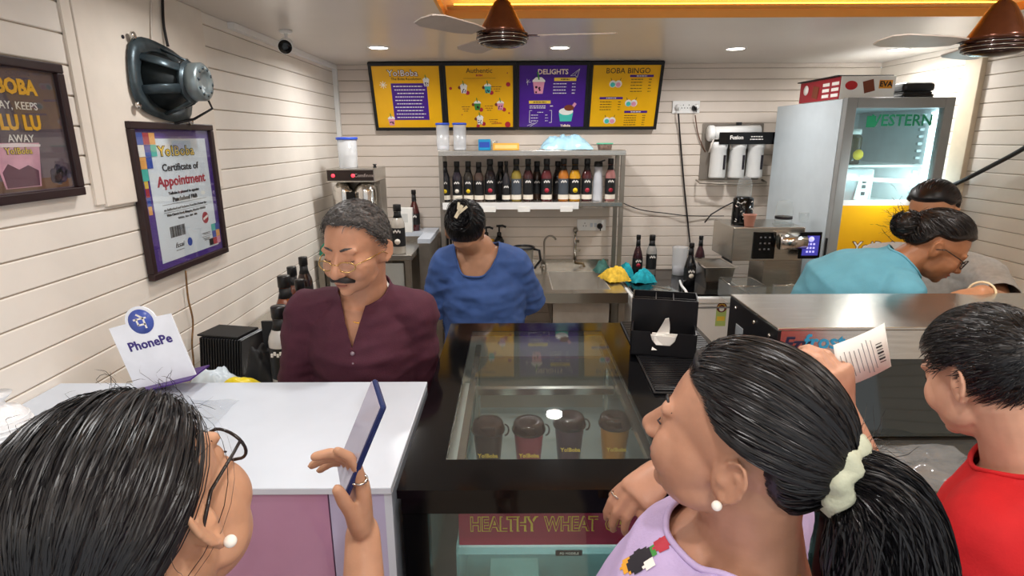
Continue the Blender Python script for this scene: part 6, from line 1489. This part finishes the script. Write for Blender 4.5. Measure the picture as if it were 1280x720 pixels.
# ponytail: full tapering tail falling down the back
E0 = [pc-dirp*.015, pc+dirp*.02, pc+dirp*.04+Vector((0, 0, -.03)), pc+dirp*.05+Vector((.0, 0, -.1)), pc+dirp*.05+Vector((0, .0, -.18)), pc+dirp*.045+Vector((0, 0, -.28))]
cl = spline(E0, 5); rr = np.interp(np.linspace(0, 1, len(cl)), [0, .1, .3, .55, .8, 1], [.018, .022, .04, .055, .045, .015])
m = MB(); m.tube(cl, [float(x) for x in rr], 18); pt_ = put(m, 'ponytail', hblack, gl1)
paths = tail_paths(cl, rr, 2600)
free_strands(pt_, gl1, hblack, paths, .0016)
paths = []
for i in range(60):
    p = pc+Vector(np.random.normal(size=3))*.012; v = Vector((random.uniform(.2, 1), random.uniform(-.2, .6), random.uniform(-.1, .7))).normalized(); q = [p]
    for k in range(12): v = (v+Vector(np.random.normal(size=3))*.22).normalized(); q.append(q[-1]+v*random.uniform(.003, .008))
    paths.append([tuple(x) for x in q])
free_strands(pt_, gl1, hdark, paths, .0005, 'flyaway_hair')
m = MB(); m.ell(tuple(Mg @ Vector((-.086, -.02, -.034))), (.0055, .0055, .0055)); put(m, 'pearl_stud', pearl, gl1)
m = MB(); m.tube([NBg+Vector((-.025+.082*math.cos(t), .0+.078*math.sin(t), -.006-.034*math.cos(t)*-.3)) for t in np.linspace(0, 6.28, 33)[:-1]], .0016, 6, closed=True); put(m, 'necklace', gold, gl1)
c = chG['R'][0]; p = c[2].lerp(c[3], .3); dr_ = (c[3]-c[1]).normalized(); a_ = dr_.orthogonal().normalized(); b_ = dr_.cross(a_)
m = MB(); m.tube([p+a_*(.0108*math.cos(t))+b_*(.0108*math.sin(t)) for t in np.linspace(0, 6.28, 17)[:-1]], .0018, 6, closed=True); put(m, 'ring', steel2, gl1)

# ---------------------------------------------------------------- boy in red with the receipt
red = mat('red_jersey', 'c4161c', .8, var=.07, scale=20, bump=.2, bscale=260)
fw = Vector((-.14, .9, -.36)); hs = .93
Mt = head_matrix((0, 0, 0), fw, (0, 0, 1), hs); ear = aty(1200, 482, .86); hd = ear-Mt @ Vector((-.08, -.028, -.004))
Wb = aty(1055, 512, 1.08)
sp = dict(base=(.95, .82, 0), label='boy in a red t-shirt with short black hair holding a paper receipt', skin=sk_boy, head=hd, fwd=fw, hs=hs, fat=1.05,
          nb=hd+Vector((.06, -.05, -.15)), chest=hd+Vector((.07, -.05, -.31)), pelvis=hd+Vector((.1, -.06, -.64)), side=(.7, .7, 0), sL=hd+Vector((-.045, -.125, -.215)), sR=hd+Vector((.17, .07, -.215)),
          eL=Vector((.735, .79, 1.02)), eR=hd+Vector((.2, .16, -.46)), wL=Wb, wR=hd+Vector((.06, .25, -.36)), shirt=red, sleeve=.62, sleeve_ease=.024, hairm=hblack, voxel=.0034, arm=.92, neck=.05, wrinkle=(.005, (8, 8, 12), 4.2),
          handL=dict(d=(-.25, .0, 1), n=(.35, -.85, .15), side=-1, s=.95, curl=((.55, .75, .4), (.65, .8, .5), (.75, .85, .5), (.8, .9, .5)), thumb=(.3, .4), spread=.03))
NBy = Vector(sp['nb']); sp['neckline'] = dict(r=.068)
boy, My, chB = make_person(sp)
bp_ = [(-1, -.62), (-.58, -.58), (-.47, -.45), (-.38, .0), (-.04, .06), (.0, -.12), (.18, -.12), (.26, .12), (.45, .3), (.7, .4), (1, .42)]
hs_ = hair_shell(boy, My, hblack, .011, bp_, lambda d: .004*noise.noise(Vector(d*7)))
d0 = scalp_dirs(6500, bp_, .0); hair_strands(hs_, boy, My, hblack, d0, d0+np.array((.03, .35, -.06))+np.random.normal(size=d0.shape)*.06, (.006, .016), .0012, 6, .002)
# receipt
R0_, R1_, R2_, R3_ = aty(1030, 440, 1.1), aty(1094, 412, 1.13), aty(1121, 451, 1.13), aty(1066, 476, 1.1)
rc_ = thing('receipt', 'white printed receipt held up beside the steel freezer front', 'receipt'); ex = (R1_-R0_); rw = ex.length; ex.normalize(); ey = (R0_-R3_); rh = ey.length; nn = ex.cross(ey).normalized(); ey = nn.cross(ex)
ctr = (R0_+R1_+R2_+R3_)/4; rc_.matrix_world = Matrix(((ex.x, ey.x, nn.x, ctr.x), (ex.y, ey.y, nn.y, ctr.y), (ex.z, ey.z, nn.z, ctr.z), (0, 0, 0, 1)))
m = MB(); V = []; F = []; nx = 12
sk_ = ((R2_+R1_)-(R0_+R3_))
for j in (0, 1):
    for i in range(nx+1):
        x = (i/nx-.5)*rw; V.append((x+(.5-j)*-.012, (j-.5)*rh, .006*math.sin(i/nx*3)))
for i in range(nx): F.append((i, i+1, nx+1+i+1, nx+1+i))
m.add(V, F, True); o = m.build('paper', paper, rc_); s_ = o.modifiers.new('s', 'SOLIDIFY'); s_.thickness = .0004
m = MB()
for k in range(8):
    x = -rw*.42+k*rw*.085; m.box((x, -.004, .0066-.001*(abs(k-4) > 2)), (.0011, rh*random.uniform(.5, .85), .0006))
o = m.build('small_print', mat('ink_grey', '8a8a92', .6), rc_); o['kind'] = 'stuff'
for k in range(7): m = MB(); m.box((rw*.3, -rh*.28+k*.0065, .0062), (.014, .0012+.002*(k % 2), .0008)); m.build('barcode_bar', inkb, rc_)

# ---------------------------------------------------------------- woman in teal bending behind the freezer
tealj = mat('teal_jersey', '5f9db0', .85, var=.07, scale=15, bump=.2, bscale=250)
fw = Vector((.8, -.3, -.52)); hs = .94; hd = aty(1170, 311, 1.96)
sp = dict(base=(1.2, 2.16, 0), label='woman in a teal t-shirt with spectacles bending over behind the steel freezer', skin=sk_far, head=hd, fwd=fw, hs=hs,
          nb=hd+Vector((-.115, .03, -.075)), chest=hd+Vector((-.24, .06, -.17)), pelvis=Vector((1.13, 2.12, .93)), side=(.2, -.98, 0), sR=hd+Vector((-.17, -.11, -.14)), sL=hd+Vector((-.15, .2, -.14)),
          eR=Vector((1.38, 1.93, 1.1)), eL=Vector((1.5, 2.25, 1.12)), wR=Vector((1.53, 1.9, 1.16)), wL=Vector((1.6, 2.05, 1.14)), shirt=tealj, sleeve=.8, sleeve_ease=.02, hairm=hdark, girth=(1.12, 1.15), voxel=.006, wrinkle=(.007, (8, 8, 12), 6.6))
tw, Mt2, _ = make_person(sp)
hs_ = hair_shell(tw, Mt2, hdark, .014, back); d0 = scalp_dirs(3000, back); hair_strands(hs_, tw, Mt2, hdark, d0, np.tile((0, -.85, .3), (len(d0), 1))+np.random.normal(size=d0.shape)*.12, (.01, .024), .002, 9, .008)
m = MB(); m.M = Mt2; bc = Vector((.0, -.13, .02)); m.ell(bc, (.05, .045, .05)); bn_ = put(m, 'hair_bun', hdark, tw); paths = []
for i in range(700):
    v = Vector(np.random.normal(size=3)).normalized(); u_ = v.orthogonal().normalized(); P = [Mt2 @ (bc+(v*math.cos(t)+u_*math.sin(t))*.05*random.uniform(.98, 1.15)) for t in np.linspace(0, 1.3, 6)]; paths.append([tuple(p) for p in P])
for i in range(70):
    p = bc+Vector(np.random.normal(size=3))*.03; v = Vector((random.uniform(-.5, .5), -1, random.uniform(-.3, .5))); q = [p]
    for k in range(8): v = (v+Vector(np.random.normal(size=3))*.3).normalized(); q.append(q[-1]+v*.009)
    paths.append([tuple(Mt2 @ x) for x in q])
free_strands(bn_, tw, hdark, paths, .0015)
spectacles(tw, Mt2, mat('tortoise_rim', '221d1e'), .0018, rx=.025, rz=.018, y=.1, z=.002)

# ---------------------------------------------------------------- person in grey behind her
greyj = mat('grey_jersey', 'b7b7b4', .9, var=.1, scale=60, bump=.2, bscale=250)
hd = aty(1163, 268, 2.35); fw = Vector((-.75, -.55, -.3)); Wq = aty(1226, 366, 1.77)
sp = dict(base=(1.8, 2.4, 0), label='person in a grey t-shirt wearing a bangle standing behind the teal shirt', skin=skinm('skin_grey_person', 'b5805e'), head=hd, fwd=fw, hs=1.0,
          nb=hd+Vector((.06, .04, -.16)), chest=hd+Vector((.09, .06, -.32)), pelvis=hd+Vector((.11, .07, -.66)), side=(.6, -.8, 0), sL=hd+Vector((.17, -.13, -.23)), sR=hd+Vector((-.07, .2, -.23)),
          eL=Vector((1.8, 2.04, 1.25)), eR=hd+Vector((-.15, .2, -.5)), wL=Wq, wR=Vector((1.5, 2.3, 1.1)), shirt=greyj, sleeve=.9, sleeve_ease=.02, hairm=hblack, voxel=.006, wrinkle=(.006, (8, 8, 12), 8.6),
          handL=dict(d=(-.8, -.3, -.12), n=(.1, -.2, .95), side=-1, s=1.0, curl=(.7, .8, .8, .9), thumb=(.4, .4)))
gy, Mq, chQ = make_person(sp)
hs_ = hair_shell(gy, Mq, hblack, .014, back); d0 = scalp_dirs(2000, back); hair_strands(hs_, gy, Mq, hblack, d0, np.tile((0, -.95, .0), (len(d0), 1))+np.random.normal(size=d0.shape)*.08, (.012, .018), .002, 9, .004)
dv = (Wq-Vector(sp['eL'])).normalized(); a_ = dv.orthogonal().normalized(); b_ = dv.cross(a_); p = Wq-dv*.012
m = MB(); m.tube([p+a_*(.036*math.cos(t))+b_*(.036*math.sin(t)) for t in np.linspace(0, 6.28, 25)[:-1]], .0035, 8, closed=True); put(m, 'bangle', mat('bangle_ivory', 'e6cfa8', .3), gy)
